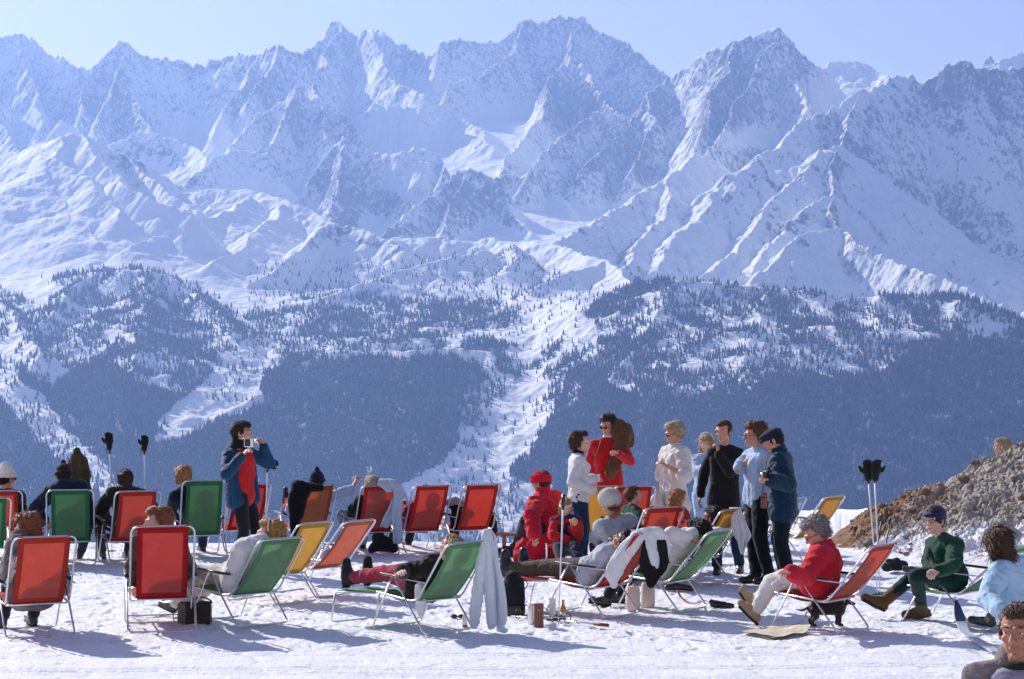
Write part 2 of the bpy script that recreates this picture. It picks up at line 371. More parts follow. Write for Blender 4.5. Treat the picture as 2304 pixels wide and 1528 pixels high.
def snow_rock_material():
    m = bpy.data.materials.new('mountain_snow_and_rock'); m.use_nodes = True
    nt = m.node_tree; N = nt.nodes.new; Lk = nt.links.new
    p = nt.nodes['Principled BSDF']; p.inputs['Roughness'].default_value = .8; p.inputs['Specular IOR Level'].default_value = .05
    a = N('ShaderNodeAttribute'); a.attribute_name = 'rock_and_shade'
    g = N('ShaderNodeNewGeometry')
    n1 = N('ShaderNodeTexNoise'); n1.inputs['Scale'].default_value = 1 / 16.0; n1.inputs['Detail'].default_value = 7; n1.inputs['Roughness'].default_value = .68
    mp = N('ShaderNodeMapping'); mp.inputs['Scale'].default_value = (1, 1, .45)
    Lk(g.outputs['Position'], mp.inputs['Vector']); Lk(mp.outputs[0], n1.inputs['Vector'])
    ad = N('ShaderNodeMath'); ad.operation = 'ADD'; Lk(a.outputs['Fac'], ad.inputs[0]); Lk(n1.outputs['Fac'], ad.inputs[1])
    mr = N('ShaderNodeMapRange'); mr.inputs['From Min'].default_value = .95; mr.inputs['From Max'].default_value = 1.2; mr.interpolation_type = 'SMOOTHSTEP'
    Lk(ad.outputs[0], mr.inputs['Value'])
    n2 = N('ShaderNodeTexNoise'); n2.inputs['Scale'].default_value = 1 / 60.0; n2.inputs['Detail'].default_value = 5; Lk(g.outputs['Position'], n2.inputs['Vector'])
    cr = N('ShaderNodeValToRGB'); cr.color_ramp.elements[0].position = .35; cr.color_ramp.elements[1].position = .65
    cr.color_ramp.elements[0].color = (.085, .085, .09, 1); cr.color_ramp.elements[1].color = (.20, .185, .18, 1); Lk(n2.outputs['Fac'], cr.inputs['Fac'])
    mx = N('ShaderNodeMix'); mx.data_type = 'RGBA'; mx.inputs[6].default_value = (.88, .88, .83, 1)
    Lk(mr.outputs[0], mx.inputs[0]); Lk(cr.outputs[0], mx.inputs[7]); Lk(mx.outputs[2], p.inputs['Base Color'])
    b = N('ShaderNodeBump'); b.inputs['Strength'].default_value = .5; b.inputs['Distance'].default_value = 5
    Lk(n1.outputs['Fac'], b.inputs['Height']); Lk(b.outputs[0], p.inputs['Normal'])
    return m
ROCKY = [(770, 535, 90, 45, .30), (860, 560, 60, 25, .2), (1085, 440, 70, 60, .12), (300, 625, 90, 20, .22), (300, 370, 90, 40, .12), (1400, 290, 130, 70, .12), (1640, 170, 80, 90, .14), (2150, 230, 160, 120, .16), (620, 170, 70, 80, .10), (1270, 230, 50, 60, .14), (1720, 430, 110, 90, .14), (760, 430, 90, 70, .10), (2100, 500, 160, 90, .10), (450, 560, 200, 60, -.25), (150, 480, 200, 60, -.25), (600, 440, 90, 30, -.3), (1890, 210, 70, 30, -.4), (1700, 310, 70, 25, -.3), (1120, 300, 80, 60, -.3), (450, 300, 60, 35, -.3)]
def build_mountains():
    P = np.stack([MX, MY, MZ], -1).reshape(-1, 3)
    me = grid_mesh('mountains', P, MNR, MNC, snow_rock_material())
    gy = np.gradient(MZ, axis=0) / np.maximum(np.gradient(MROWS)[:, None], 1)
    gx = np.gradient(MZ, axis=1) / (np.gradient(MPXS)[None, :] / FPX * MY)
    slope = np.hypot(gx, gy)
    rock_and_shade = np.clip((slope - .85) * .4, -.35, .3) + .22 * fbm(MX / 420, MY / 420, 4, 123) + .17
    far = np.clip((MY - 5400) / 900, 0, 1)
    rock_and_shade = rock_and_shade - .1 * (1 - far)
    rock_and_shade = rock_and_shade + .07 * ridged(MX / 120, MY / 120, 3, 200) + .1 * np.exp(-MD / 60)
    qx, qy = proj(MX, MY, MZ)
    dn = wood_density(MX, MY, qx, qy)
    rock_and_shade = rock_and_shade + .9 * np.clip((dn - .62) * 3, 0, 1) * (MY < 5500) * (0.75 + .5 * fbm(MX / 60, MY / 60, 3, 99))     # shade under the closed wood painted into the ground colour, with needle litter
    for cx, cy, rx, ry, am in ROCKY:
        rock_and_shade = rock_and_shade + am * np.exp(-((qx - cx) / rx) ** 2 - ((qy - cy) / ry) ** 2)
    add_attr(me, 'rock_and_shade', rock_and_shade)
    o = link('mountains', me)
    tag(o, kind='structure')
    return o
# ================================================================ far-off conifer woods on the lower slopes
WOODS = [   # (density, outline traced in photograph coordinates); later ones overrule earlier ones
 (.05, [(560,600),(1180,560),(1300,640),(1200,760),(560,760)]),
 (.24, [(-1600,640),(0,655),(90,690),(150,650),(100,630),(160,612),(300,598),(400,620),(520,690),(560,760),(500,850),(-1600,900)]),
 (.95, [(-1600,830),(60,830),(110,870),(190,820),(260,800),(330,800),(420,830),(470,840),(430,890),(370,930),(350,1010),(600,905),(590,825),(640,800),(760,806),(900,806),(1000,792),(1110,830),(1090,900),(1050,950),(1000,1040),(900,1090),(900,1300),(-1600,1300)]),
 (.45, [(230,690),(330,670),(430,700),(500,780),(470,850),(400,880),(300,850),(240,800),(190,760)]),
 (.22, [(-1600,640),(0,655),(90,690),(110,760),(60,820),(-1600,820)]),
 (.7, [(560,790),(700,800),(760,806),(750,840),(620,850)]),
 (.30, [(530,720),(560,700),(700,680),(860,655),(1150,690),(1175,760),(1000,758),(860,780),(640,760),(540,745)]),
 (.22, [(560,745),(860,775),(1000,760),(1000,795),(640,800),(560,790)]),
 (.75, [(1030,770),(1100,765),(1190,785),(1205,830),(1100,850)]),
 (.10, [(-200,790),(0,790),(60,860),(150,960),(260,1070),(330,1130),(230,1130),(120,1030),(0,900),(-200,860)]),
 (.06, [(430,885),(520,800),(530,770),(640,775),(640,800),(592,850),(592,905),(480,915)]),
 (.04, [(350,960),(372,930),(380,960),(370,1005),(352,1005)]),
 (.33, [(1305,705),(1440,636),(1560,622),(1800,640),(1890,670),(1980,690),(2080,740),(2070,810),(1900,840),(1700,870),(1500,890),(1330,800)]),
 (.80, [(1330,690),(1440,630),(1500,615),(1560,618),(1560,640),(1480,660),(1400,720),(1320,740)]),
 (.75, [(1560,618),(1650,625),(1800,635),(1860,655),(1860,672),(1760,665),(1560,645)]),
 (.75, [(1940,650),(1985,645),(2170,640),(2320,710),(3900,740),(3900,800),(2304,780),(2200,770),(2060,740),(2020,700)]),
 (.12, [(1880,670),(1960,690),(2030,690),(2080,740),(2060,770),(1990,760),(1930,730)]),
 (.25, [(2100,680),(2170,680),(2260,730),(2200,745),(2110,720)]),
 (1.0, [(1230,900),(1340,790),(1450,850),(1560,900),(1700,830),(1850,850),(1990,830),(2060,770),(2120,760),(2320,775),(3900,800),(3900,1300),(900,1300),(1100,1120),(1210,980)]),
 (.55, [(1340,790),(1440,720),(1500,800),(1480,900),(1380,880)]),
 (.35, [(1620,800),(1720,780),(1740,830),(1690,870),(1640,860)]),
 (.015, [(1195,700),(1260,640),(1330,640),(1400,650),(1310,705),(1345,760),(1290,830),(1262,880),(1225,960),(1140,1060),(1010,1135),(900,1130),(1010,1035),(1055,950),(1075,910),(1115,860),(1205,815),(1190,775),(1090,755),(1000,750),(1160,742)]),
 (.30, [(1190,800),(1290,760),(1300,800),(1262,870),(1225,950),(1205,930),(1235,860)]),
 (.25, [(1050,880),(1120,840),(1140,880),(1090,950),(1060,1010),(1030,1030)]),
 (.35, [(1140,780),(1200,790),(1215,830),(1150,850)]),
 (.12, [(1060,1060),(1240,1090),(1240,1220),(900,1220),(880,1110),(980,1110)]),
 (.55, [(1270,840),(1340,770),(1350,830),(1280,910),(1250,900)]),
]
def in_poly(px, py, poly):
    c = np.zeros(px.shape, bool); n = len(poly); j = n - 1
    for i in range(n):
        xi, yi = poly[i]; xj, yj = poly[j]
        if yi != yj:
            c ^= ((yi > py) != (yj > py)) & (px < (xj - xi) * (py - yi) / (yj - yi) + xi)
        j = i
    return c
def wood_density(X, Y, qx, qy):
    jx = qx + 22 * fbm(X / 70, Y / 70, 3, 301); jy = qy + 16 * fbm(X / 70, Y / 70, 3, 302)
    d = np.zeros(X.shape)
    for v, poly in WOODS:
        d = np.where(in_poly(jx, jy, poly), v, d)
    return d
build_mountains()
def build_forest():
    rg = np.random.RandomState(5)
    n = 470000
    Y = np.sqrt(rg.uniform(3250 ** 2, 5600 ** 2, n)); px = rg.uniform(-1250, 3500, n)
    X = (px - CX) / FPX * Y
    Z = mount_z(px, Y)
    qx, qy = proj(X, Y, Z)
    d = wood_density(X, Y, qx, qy)
    # clumps and clearings
    cl = fbm(X / 70, Y / 70, 4, 310)
    d = np.where((d > .1) & (d < .95), d * np.clip(1.0 + 3.4 * cl + 1.2 * fbm(X / 190, Y / 190, 3, 311), .02, 2.4), d)
    d = np.where(d >= .95, d * np.clip(1.15 + 1.6 * cl, .35, 1), d)
    keep = (rg.rand(n) < d * .9) & (qy < 1260)
    X, Y, Z, qx, qy, dn = X[keep], Y[keep], Z[keep], qx[keep], qy[keep], d[keep]
    m = len(X)
    larch = rg.rand(m) < np.where(dn < .75, .45, .2)
    specs = [('spruce_forest', ~larch, (.022, .036, .030), .21), ('larch_forest', larch, (.075, .052, .045), .16)]
    for name, sel, colr, rr in specs:
        x, y, z = X[sel], Y[sel], Z[sel]; k = len(x)
        h = rg.uniform(8, 16.5, k) * np.where(rg.rand(k) < .1, 1.3, 1)
        r = h * rr * rg.uniform(.75, 1.25, k)
        a0 = rg.uniform(0, 6.28, k); ns = 5
        V = []; F = []
        tiers = [(.06, .55, 1.0), (.34, .82, .72), (.62, 1.0, .42)]
        tmpl_f = []; base = 0
        for lo, hi, sc in tiers:
            for i in range(ns):
                a = a0 + 6.2832 * i / ns
                rad = r * sc * rg.uniform(.7, 1.2, k)
                V.append(np.stack([x + rad * np.cos(a), y + rad * np.sin(a), z + h * (lo + rg.uniform(-.03, .03, k))], -1))
            V.append(np.stack([x, y, z + h * hi], -1))
            for i in range(ns):
                tmpl_f.append((base + i, base + (i + 1) % ns, base + ns))
            base += ns + 1
        V = np.stack(V, 1)                                   # k, base, 3
        T = np.array(tmpl_f)[None] + (np.arange(k) * base)[:, None, None]
        me = bpy.data.meshes.new(name)
        me.vertices.add(k * base); me.vertices.foreach_set('co', V.astype(np.float32).ravel())
        nf = T.shape[0] * T.shape[1]
        me.loops.add(nf * 3); me.loops.foreach_set('vertex_index', T.ravel().astype(np.int32))
        me.polygons.add(nf); me.polygons.foreach_set('loop_start', np.arange(nf, dtype=np.int32) * 3)
        me.update(calc_edges=True)
        mt = mat(name + '_needles', colr, .9, .05, var=.45, vscale=.02)
        me.materials.append(mt)
        o = link(name, me); tag(o, kind='stuff')
    print('TREES', m)
build_forest()
# ================================================================ snow terrace and earth bank
def smooth01(x): 
    x = np.clip(x, 0, 1); return x * x * (3 - 2 * x)
BANK = [  # the foot of the bank to its crest: (x of photo, crest y, depth)
]
def ground_h(X, Y):
    """height of the trampled terrace"""
    tr = .3 + .7 * smooth01((Y - 16.8) / 1.8)
    z = .018 * fbm(X / .9, Y / .9, 3, 401) + .020 * fbm(X / .22, Y / .26, 4, 402, .6) * tr
    z = z + .014 * (np.maximum(vnoise(X / .07, Y / .09, 403), 0) ** 1.5) * tr
    q = vnoise((X + Y * .3) / .13, (Y - X * .2) / .30, 407); z = z - .018 * smooth01((q - .5) * 4) * tr
    z = z + .004 * vnoise(X / .9 + 5, Y / .05, 404) * (1 - tr)
    # footprints: shallow pits
    p = vnoise(X / .17, Y / .24, 405) + .5 * vnoise(X / .6, Y / .6, 406)
    z = z - .022 * smooth01((p - .40) * 2.6) * tr
    return z
def tracks(X, Y):
    z = 0
    for y0, sl, am in ((16.35, .05, .010), (16.47, .05, .010), (15.95, -.03, .008), (16.05, -.03, .008), (17.15, .02, .008), (17.26, .02, .008)):
        z = z - am * np.exp(-((Y - y0 - sl * X - .05 * np.sin(X * .8 + y0)) / .028) ** 2)
    return z
def edge_y(X):
    return 28.3 + .5 * fbm(X / 3.0, X * 0, 3, 410) + np.where(X > 4, 8, 0)
def build_ground():
    nc = 1250
    pxs = np.concatenate([np.linspace(-1500, -420, 220)[:-1], np.linspace(-420, 2724, nc), np.linspace(2724, 3800, 220)[1:]]); nc = len(pxs)
    rows = np.concatenate([np.linspace(4, 14, 90)[:-1], FPX * CAMH / (np.linspace(FPX * CAMH / 14.0, FPX * CAMH / 30.5, 520)), [31, 32, 34, 37, 41, 50, 80, 200, 600, 1800]])
    nr = len(rows)
    Y = np.repeat(rows, nc).reshape(nr, nc); X = (pxs[None, :] - CX) / FPX * Y * np.where(Y < 14, 14 / Y, 1)
    Z = ground_h(X, Y) + tracks(X, Y)
    e = edge_y(X) + .25 * fbm(X / .7, Y / .7, 3, 412)
    over = np.maximum(Y - e, 0)
    fall = np.where(over < 3, .16 * over ** 2, 1.44 + (over - 3) * .9)
    fall = np.where(Y > 60, 40 + (Y - 60) * .19, fall)
    Z = Z + .05 * np.exp(-((Y - e + .5) / .5) ** 2) * (1 + fbm(X / .8, Y / .8, 3, 415)) - fall
    m = bpy.data.materials.new('trampled_snow'); m.use_nodes = True
    nt = m.node_tree; N = nt.nodes.new; L = nt.links.new
    p = nt.nodes['Principled BSDF']; p.inputs['Roughness'].default_value = .62; p.inputs['Specular IOR Level'].default_value = .18
    g = N('ShaderNodeNewGeometry')
    n = N('ShaderNodeTexNoise'); n.inputs['Scale'].default_value = 2.2; n.inputs['Detail'].default_value = 8; n.inputs['Roughness'].default_value = .6
    L(g.outputs['Position'], n.inputs['Vector'])
    cr = N('ShaderNodeValToRGB'); cr.color_ramp.elements[0].position = .28; cr.color_ramp.elements[1].position = .56
    cr.color_ramp.elements[0].color = (.74, .77, .84, 1); cr.color_ramp.elements[1].color = (.87, .88, .92, 1)
    L(n.outputs['Fac'], cr.inputs['Fac'])
    # specks of grit
    n3 = N('ShaderNodeTexNoise'); n3.inputs['Scale'].default_value = 26; n3.inputs['Detail'].default_value = 3; L(g.outputs['Position'], n3.inputs['Vector'])
    mr = N('ShaderNodeMapRange'); mr.inputs['From Min'].default_value = .70; mr.inputs['From Max'].default_value = .76; L(n3.outputs['Fac'], mr.inputs['Value'])
    mul = N('ShaderNodeMath'); mul.operation = 'MULTIPLY'; mul.inputs[1].default_value = .55; L(mr.outputs[0], mul.inputs[0])
    mx = N('ShaderNodeMix'); mx.data_type = 'RGBA'; L(mul.outputs[0], mx.inputs[0]); L(cr.outputs[0], mx.inputs[6]); mx.inputs[7].default_value = (.42, .38, .36, 1)
    L(mx.outputs[2], p.inputs['Base Color'])
    n2 = N('ShaderNodeTexNoise'); n2.inputs['Scale'].default_value = 34; n2.inputs['Detail'].default_value = 6; n2.inputs['Roughness'].default_value = .65
    L(g.outputs['Position'], n2.inputs['Vector'])
    b = N('ShaderNodeBump'); b.inputs['Strength'].default_value = .8; b.inputs['Distance'].default_value = .018
    L(n2.outputs['Fac'], b.inputs['Height']); L(b.outputs[0], p.inputs['Normal'])
    me = grid_mesh('snow_ground', np.stack([X, Y, Z], -1).reshape(-1, 3), nr, nc, m)
    tag(link('snow_ground', me), kind='structure')
build_ground()

# ---- the bank: brown earth and grey rubble with snow along its foot
def cells(x, y, seed):
    """broken blocks: a height per cell, falling off at the joints"""
    ix = np.floor(x).astype(int); iy = np.floor(y).astype(int); f1 = np.full(x.shape, 9.0); f2 = f1.copy(); hv = np.zeros(x.shape)
    for dx in (-1, 0, 1):
        for dy in (-1, 0, 1):
            a = _PERM[(_PERM[(ix + dx + seed * 131) & 4095] + iy + dy) & 4095]; b = _PERM[(a + 77) & 4095]; c = _PERM[(a + 177) & 4095]
            px_ = ix + dx + a / 4096.0; py_ = iy + dy + b / 4096.0; d = np.hypot(x - px_, y - py_)
            w = d < f1; f2 = np.where(w, f1, np.minimum(f2, d)); hv = np.where(w, c / 4096.0 + ((x - px_) * (a / 2048.0 - 1) + (y - py_) * (b / 2048.0 - 1)) * .8, hv); f1 = np.where(w, d, f1)
    return hv * np.clip((f2 - f1) * 5, 0, 1)
def bank_h(X, Y):
    """height of the bank over the terrace"""
    # crest runs from its low tip at photo x=1905 up to the right
    a = np.interp(X, [4.35, 4.9, 5.6, 6.2, 6.9, 7.6, 9.5, 13], [0, .42, .82, 1.0, 1.32, 1.70, 2.3, 2.7])
    yc = 28.6 + 0 * X                                  # crest line depth
    foot = np.interp(X, [4.2, 4.8, 5.6, 6.6, 8, 10, 13], [28.3, 26.6, 25.2, 24.4, 23.8, 23, 22])
    t = np.clip((Y - foot) / (yc - foot), 0, 1)
    front = a * (t ** 1.15)
    back = a - np.maximum(Y - yc, 0) * .75
    h = np.where(Y < yc, front, back)
    wx = X + .08 * fbm(X / .3, Y / .3, 3, 520); wy = Y + .08 * fbm(X / .3, Y / .3, 3, 521)
    n = .12 * fbm(X / .70, Y / .70, 4, 501) + .085 * cells(wx / .42, wy / .36, 3) + .035 * cells(wx / .15, wy / .13, 5) + .022 * cells(wx / .06, wy / .055, 6) + .02 * ridged(X / .20, Y / .20, 4, 502, .6) - .10 + .022 * np.abs(vnoise(X / .06, Y / .06, 503)) + .012 * vnoise(X / .035, Y / .035, 504)
    return h + n * smooth01(t * 3) * np.clip(a * 2.4, 0, 1) - .03 * (1 - smooth01(t * 8))
def build_bank():
    xs = np.concatenate([np.linspace(4.0, 8.4, 520), np.linspace(8.42, 13, 120)]); ys = np.concatenate([np.linspace(21.6, 25, 120), np.linspace(25.02, 29, 420), np.linspace(29.05, 33, 60)])
    X, Y = np.meshgrid(xs, ys)
    Z = bank_h(X, Y)
    edge = (X < 4.25)
    Z = np.where(edge, -.3, Z)
    m = bpy.data.materials.new('bank_earth_rubble_snow'); m.use_nodes = True
    nt = m.node_tree; N = nt.nodes.new; L = nt.links.new
    p = nt.nodes['Principled BSDF']; p.inputs['Roughness'].default_value = .9; p.inputs['Specular IOR Level'].default_value = .1
    g = N('ShaderNodeNewGeometry')
    a1 = N('ShaderNodeAttribute'); a1.attribute_name = 'snow'
    a2 = N('ShaderNodeAttribute'); a2.attribute_name = 'brown'
    n = N('ShaderNodeTexNoise'); n.inputs['Scale'].default_value = 7; n.inputs['Detail'].default_value = 9; n.inputs['Roughness'].default_value = .72; L(g.outputs['Position'], n.inputs['Vector'])
    vo = N('ShaderNodeTexVoronoi'); vo.inputs['Scale'].default_value = 13; L(g.outputs['Position'], vo.inputs['Vector'])
    c1 = N('ShaderNodeValToRGB'); c1.color_ramp.elements[0].position = .3; c1.color_ramp.elements[1].position = .7
    c1.color_ramp.elements[0].color = (.20, .175, .15, 1); c1.color_ramp.elements[1].color = (.66, .61, .54, 1); L(n.outputs['Fac'], c1.inputs['Fac'])
    c2 = N('ShaderNodeValToRGB'); c2.color_ramp.elements[0].position = .3; c2.color_ramp.elements[1].position = .72
    c2.color_ramp.elements[0].color = (.14, .065, .03, 1); c2.color_ramp.elements[1].color = (.44, .29, .19, 1); L(n.outputs['Fac'], c2.inputs['Fac'])
    mx = N('ShaderNodeMix'); mx.data_type = 'RGBA'; L(a2.outputs['Fac'], mx.inputs[0]); L(c1.outputs[0], mx.inputs[6]); L(c2.outputs[0], mx.inputs[7])
    n4 = N('ShaderNodeTexNoise'); n4.inputs['Scale'].default_value = 3.2; n4.inputs['Detail'].default_value = 7; L(g.outputs['Position'], n4.inputs['Vector'])
    ad = N('ShaderNodeMath'); ad.operation = 'ADD'; L(a1.outputs['Fac'], ad.inputs[0]); L(n4.outputs['Fac'], ad.inputs[1])
    mr = N('ShaderNodeMapRange'); mr.inputs['From Min'].default_value = .98; mr.inputs['From Max'].default_value = 1.05; L(ad.outputs[0], mr.inputs['Value'])
    m2 = N('ShaderNodeMix'); m2.data_type = 'RGBA'; L(mr.outputs[0], m2.inputs[0]); L(mx.outputs[2], m2.inputs[6]); m2.inputs[7].default_value = (.86, .86, .9, 1)
    L(m2.outputs[2], p.inputs['Base Color'])
    b = N('ShaderNodeBump'); b.inputs['Strength'].default_value = .9; b.inputs['Distance'].default_value = .05
    L(n.outputs['Fac'], b.inputs['Height']); L(b.outputs[0], p.inputs['Normal'])
    me = grid_mesh('earth_bank', np.stack([X, Y, Z], -1).reshape(-1, 3), len(ys), len(xs), m)
    # snow lies on the lower apron; line rises to the right
    line = np.interp(X, [4.2, 4.8, 5.6, 6.4, 7.4, 9], [28.4, 27.5, 27.0, 26.5, 26.4, 26.5])
    sn = np.clip((line - Y) * .8, -.55, .75) + .25 * fbm(X / .8, Y / .8, 3, 511)
    add_attr(me, 'snow', sn + .4)
    br = smooth01((6.3 - X) * .8) * smooth01((Y - 27.2) * 1.1) + .10 + .5 * fbm(X / .8, Y / .8, 3, 512)
    add_attr(me, 'brown', np.clip(br, 0, 1))
    tag(link('earth_bank', me), kind='structure')
build_bank()
# ================================================================ mesh helpers
class MB:
    def __init__(s): s.v = []; s.f = []; s.m = []
    def add(s, v, f, mi=0):
        n = len(s.v); s.v.extend([tuple(p) for p in v]); s.f.extend([tuple(i + n for i in q) for q in f]); s.m.extend([mi] * len(f))
    def tube(s, pts, r, n=8, closed=False, mi=0, cap=True, flat=1.0):
        pts = [Vector(p) for p in pts]; N = len(pts)
        rs = r if isinstance(r, (list, tuple)) else [r] * N
        if N < 2: return
        V = []; F = []
        T = []
        for i in range(N):
            a = pts[(i - 1) % N] if (closed or i > 0) else pts[i]
            b = pts[(i + 1) % N] if (closed or i < N - 1) else pts[i]
            t = (b - a); T.append(t.normalized() if t.length > 1e-9 else Vector((0, 0, 1)))
        ref = Vector((0, 0, 1)) if abs(T[0].z) < .9 else Vector((1, 0, 0))
        u = T[0].cross(ref).normalized()
        for i in range(N):
            u = (u - T[i] * u.dot(T[i]))
            if u.length < 1e-6: u = T[i].orthogonal()
            u.normalize(); w = T[i].cross(u)
            for k in range(n):
                a = 2 * math.pi * k / n
                V.append(pts[i] + u * (rs[i] * math.cos(a)) + w * (rs[i] * flat * math.sin(a)))
        for i in range(N if closed else N - 1):
            j = (i + 1) % N
            for k in range(n):
                F.append((i * n + k, i * n + (k + 1) % n, j * n + (k + 1) % n, j * n + k))
        if cap and not closed:
            F.append(tuple(range(n))[::-1]); F.append(tuple((N - 1) * n + k for k in range(n)))
        s.add(V, F, mi)
    def box(s, c, size, rot=None, mi=0, taper=1.0):
        c = Vector(c); V = []
        for z in (-.5, .5):
            k = taper if z > 0 else 1
            for x, y in ((-.5, -.5), (.5, -.5), (.5, .5), (-.5, .5)):
                p = Vector((x * size[0] * k, y * size[1] * k, z * size[2]))
                if rot is not None: p = rot @ p
                V.append(c + p)
        s.add(V, [(3, 2, 1, 0), (4, 5, 6, 7), (0, 1, 5, 4), (1, 2, 6, 5), (2, 3, 7, 6), (3, 0, 4, 7)], mi)
    def lathe(s, prof, c=(0, 0, 0), n=16, mi=0):
        c = Vector(c); V = []; F = []
        for r, z in prof:
            for k in range(n):
                a = 2 * math.pi * k / n; V.append(c + Vector((r * math.cos(a), r * math.sin(a), z)))
        for i in range(len(prof) - 1):
            for k in range(n):
                F.append((i * n + k, i * n + (k + 1) % n, (i + 1) * n + (k + 1) % n, (i + 1) * n + k))
        F.append(tuple(range(n))[::-1]); F.append(tuple((len(prof) - 1) * n + k for k in range(n)))
        s.add(V, F, mi)
    def ball(s, c, rad, n=10, rot=None, mi=0):
        c = Vector(c); V = []; F = []
        rad = rad if isinstance(rad, (tuple, list)) else (rad,) * 3
        m = n // 2 + 1
        for i in range(m + 1):
            th = math.pi * i / m
            for k in range(n):
                ph = 2 * math.pi * k / n
                p = Vector((rad[0] * math.sin(th) * math.cos(ph), rad[1] * math.sin(th) * math.sin(ph), rad[2] * math.cos(th)))
                if rot is not None: p = rot @ p
                V.append(c + p)
        for i in range(m):
            for k in range(n):
                F.append((i * n + k, (i + 1) * n + k, (i + 1) * n + (k + 1) % n, i * n + (k + 1) % n))
        s.add(V, F, mi)
    def cone(s, a, b, ra, rb, n=12, mi=0):
        """tapered capsule-like limb with round ends"""
        a = Vector(a); b = Vector(b); d = b - a
        if d.length < 1e-6:
            s.ball(a, max(ra, rb), n, mi=mi); return
        t = d.normalized(); P = []; R = []
        for k in (0, 1, 2, 3):
            an = math.pi / 2 * k / 4 + .15
            P.append(a - t * ra * math.cos(an)); R.append(ra * math.sin(an))
        P.append(a); R.append(ra); P.append(b); R.append(rb)
        for k in (3, 2, 1, 0):
            an = math.pi / 2 * k / 4 + .15
            P.append(b + t * rb * math.cos(an)); R.append(rb * math.sin(an))
        s.tube(P, R, n, mi=mi)
    def build(s, name, mats, parent=None, smooth=True, autosmooth=None, bevel=0):
        me = bpy.data.meshes.new(name)
        me.from_pydata([tuple(v) for v in s.v], [], s.f)
        for m in (mats if isinstance(mats, (list, tuple)) else [mats]): me.materials.append(m)
        me.polygons.foreach_set('material_index', np.array(s.m, dtype=np.int32))
        if smooth: me.polygons.foreach_set('use_smooth', np.ones(len(s.f), dtype=bool))
        me.update()
        if smooth and autosmooth:
            try: me.set_sharp_from_angle(angle=math.radians(autosmooth))
            except Exception: pass
        o = link(name, me, parent)
        if bevel:
            b = o.modifiers.new('bevel', 'BEVEL'); b.width = bevel; b.segments = 2; b.limit_method = 'ANGLE'
        return o
def rounded(pts, r, n=5):
    """polyline with rounded inner corners"""
    pts = [Vector(p) for p in pts]; out = [pts[0]]
    for i in range(1, len(pts) - 1):
        a, b, c = pts[i - 1], pts[i], pts[i + 1]
        d1 = (a - b); d2 = (c - b); k = min(r, d1.length * .45, d2.length * .45)
        p = b + d1.normalized() * k; q = b + d2.normalized() * k
        for j in range(n + 1):
            t = j / n; out.append(p * (1 - t) ** 2 + b * 2 * t * (1 - t) + q * t * t)
    out.append(pts[-1]); return out
def root(name, loc, label, cat, group=None, rz=0):
    o = bpy.data.objects.new(name, None); COL.objects.link(o)
    o.empty_display_size = .1
    o.location = loc; o.rotation_euler = (0, 0, rz)
    tag(o, label, cat, group)
    return o
def cloth_grid(name, P, mats, parent=None, thick=.006, sub=1):
    """P: rows x cols x 3 -> a sheet with thickness"""
    P = np.asarray(P, float); nr, nc = P.shape[:2]
    me = bpy.data.meshes.new(name)
    q = []
    for i in range(nr - 1):
        for j in range(nc - 1):
            q.append((i * nc + j, i * nc + j + 1, (i + 1) * nc + j + 1, (i + 1) * nc + j))
    me.from_pydata([tuple(p) for p in P.reshape(-1, 3)], [], q)
    me.materials.append(mats)
    me.polygons.foreach_set('use_smooth', np.ones(len(q), dtype=bool))
    o = link(name, me, parent)
    s = o.modifiers.new('thick', 'SOLIDIFY'); s.thickness = thick; s.offset = 0
    if sub:
        b = o.modifiers.new('sub', 'SUBSURF'); b.levels = sub; b.render_levels = sub
    return o
ALU = mat('brushed_aluminium_tube', (.72, .72, .74), .32, .5, metal=1.0, bump=.05, bscale=200)
ARM = mat('dark_varnished_armrest', (.03, .022, .02), .35, .4)
def sling_mats(name, c, hem=.62, tr=.5):
    ci = tuple(x * .80 + y * .16 for x, y in zip(c, (.75, .70, .55)))
    return (mat(name + '_sling', ci, .75, .15, var=.13, vscale=9, bump=.25, bscale=420, trans=tr),
            mat(name + '_hem', tuple(x * hem for x in c), .75, .15, bump=.25, bscale=420, trans=tr * .35))
SLING = dict(red=(.72, .055, .035), red2=(.60, .04, .03), orange=(.66, .058, .032), rust=(.64, .15, .03), coral=(.70, .11, .075), salmon=(.70, .21, .12), green=(.045, .27, .10), lightgreen=(.19, .44, .22),
             yellow=(.74, .47, .075), gold=(.62, .34, .035), crimson=(.62, .02, .022), blue=(.36, .55, .78))
LAST_REC = [None]
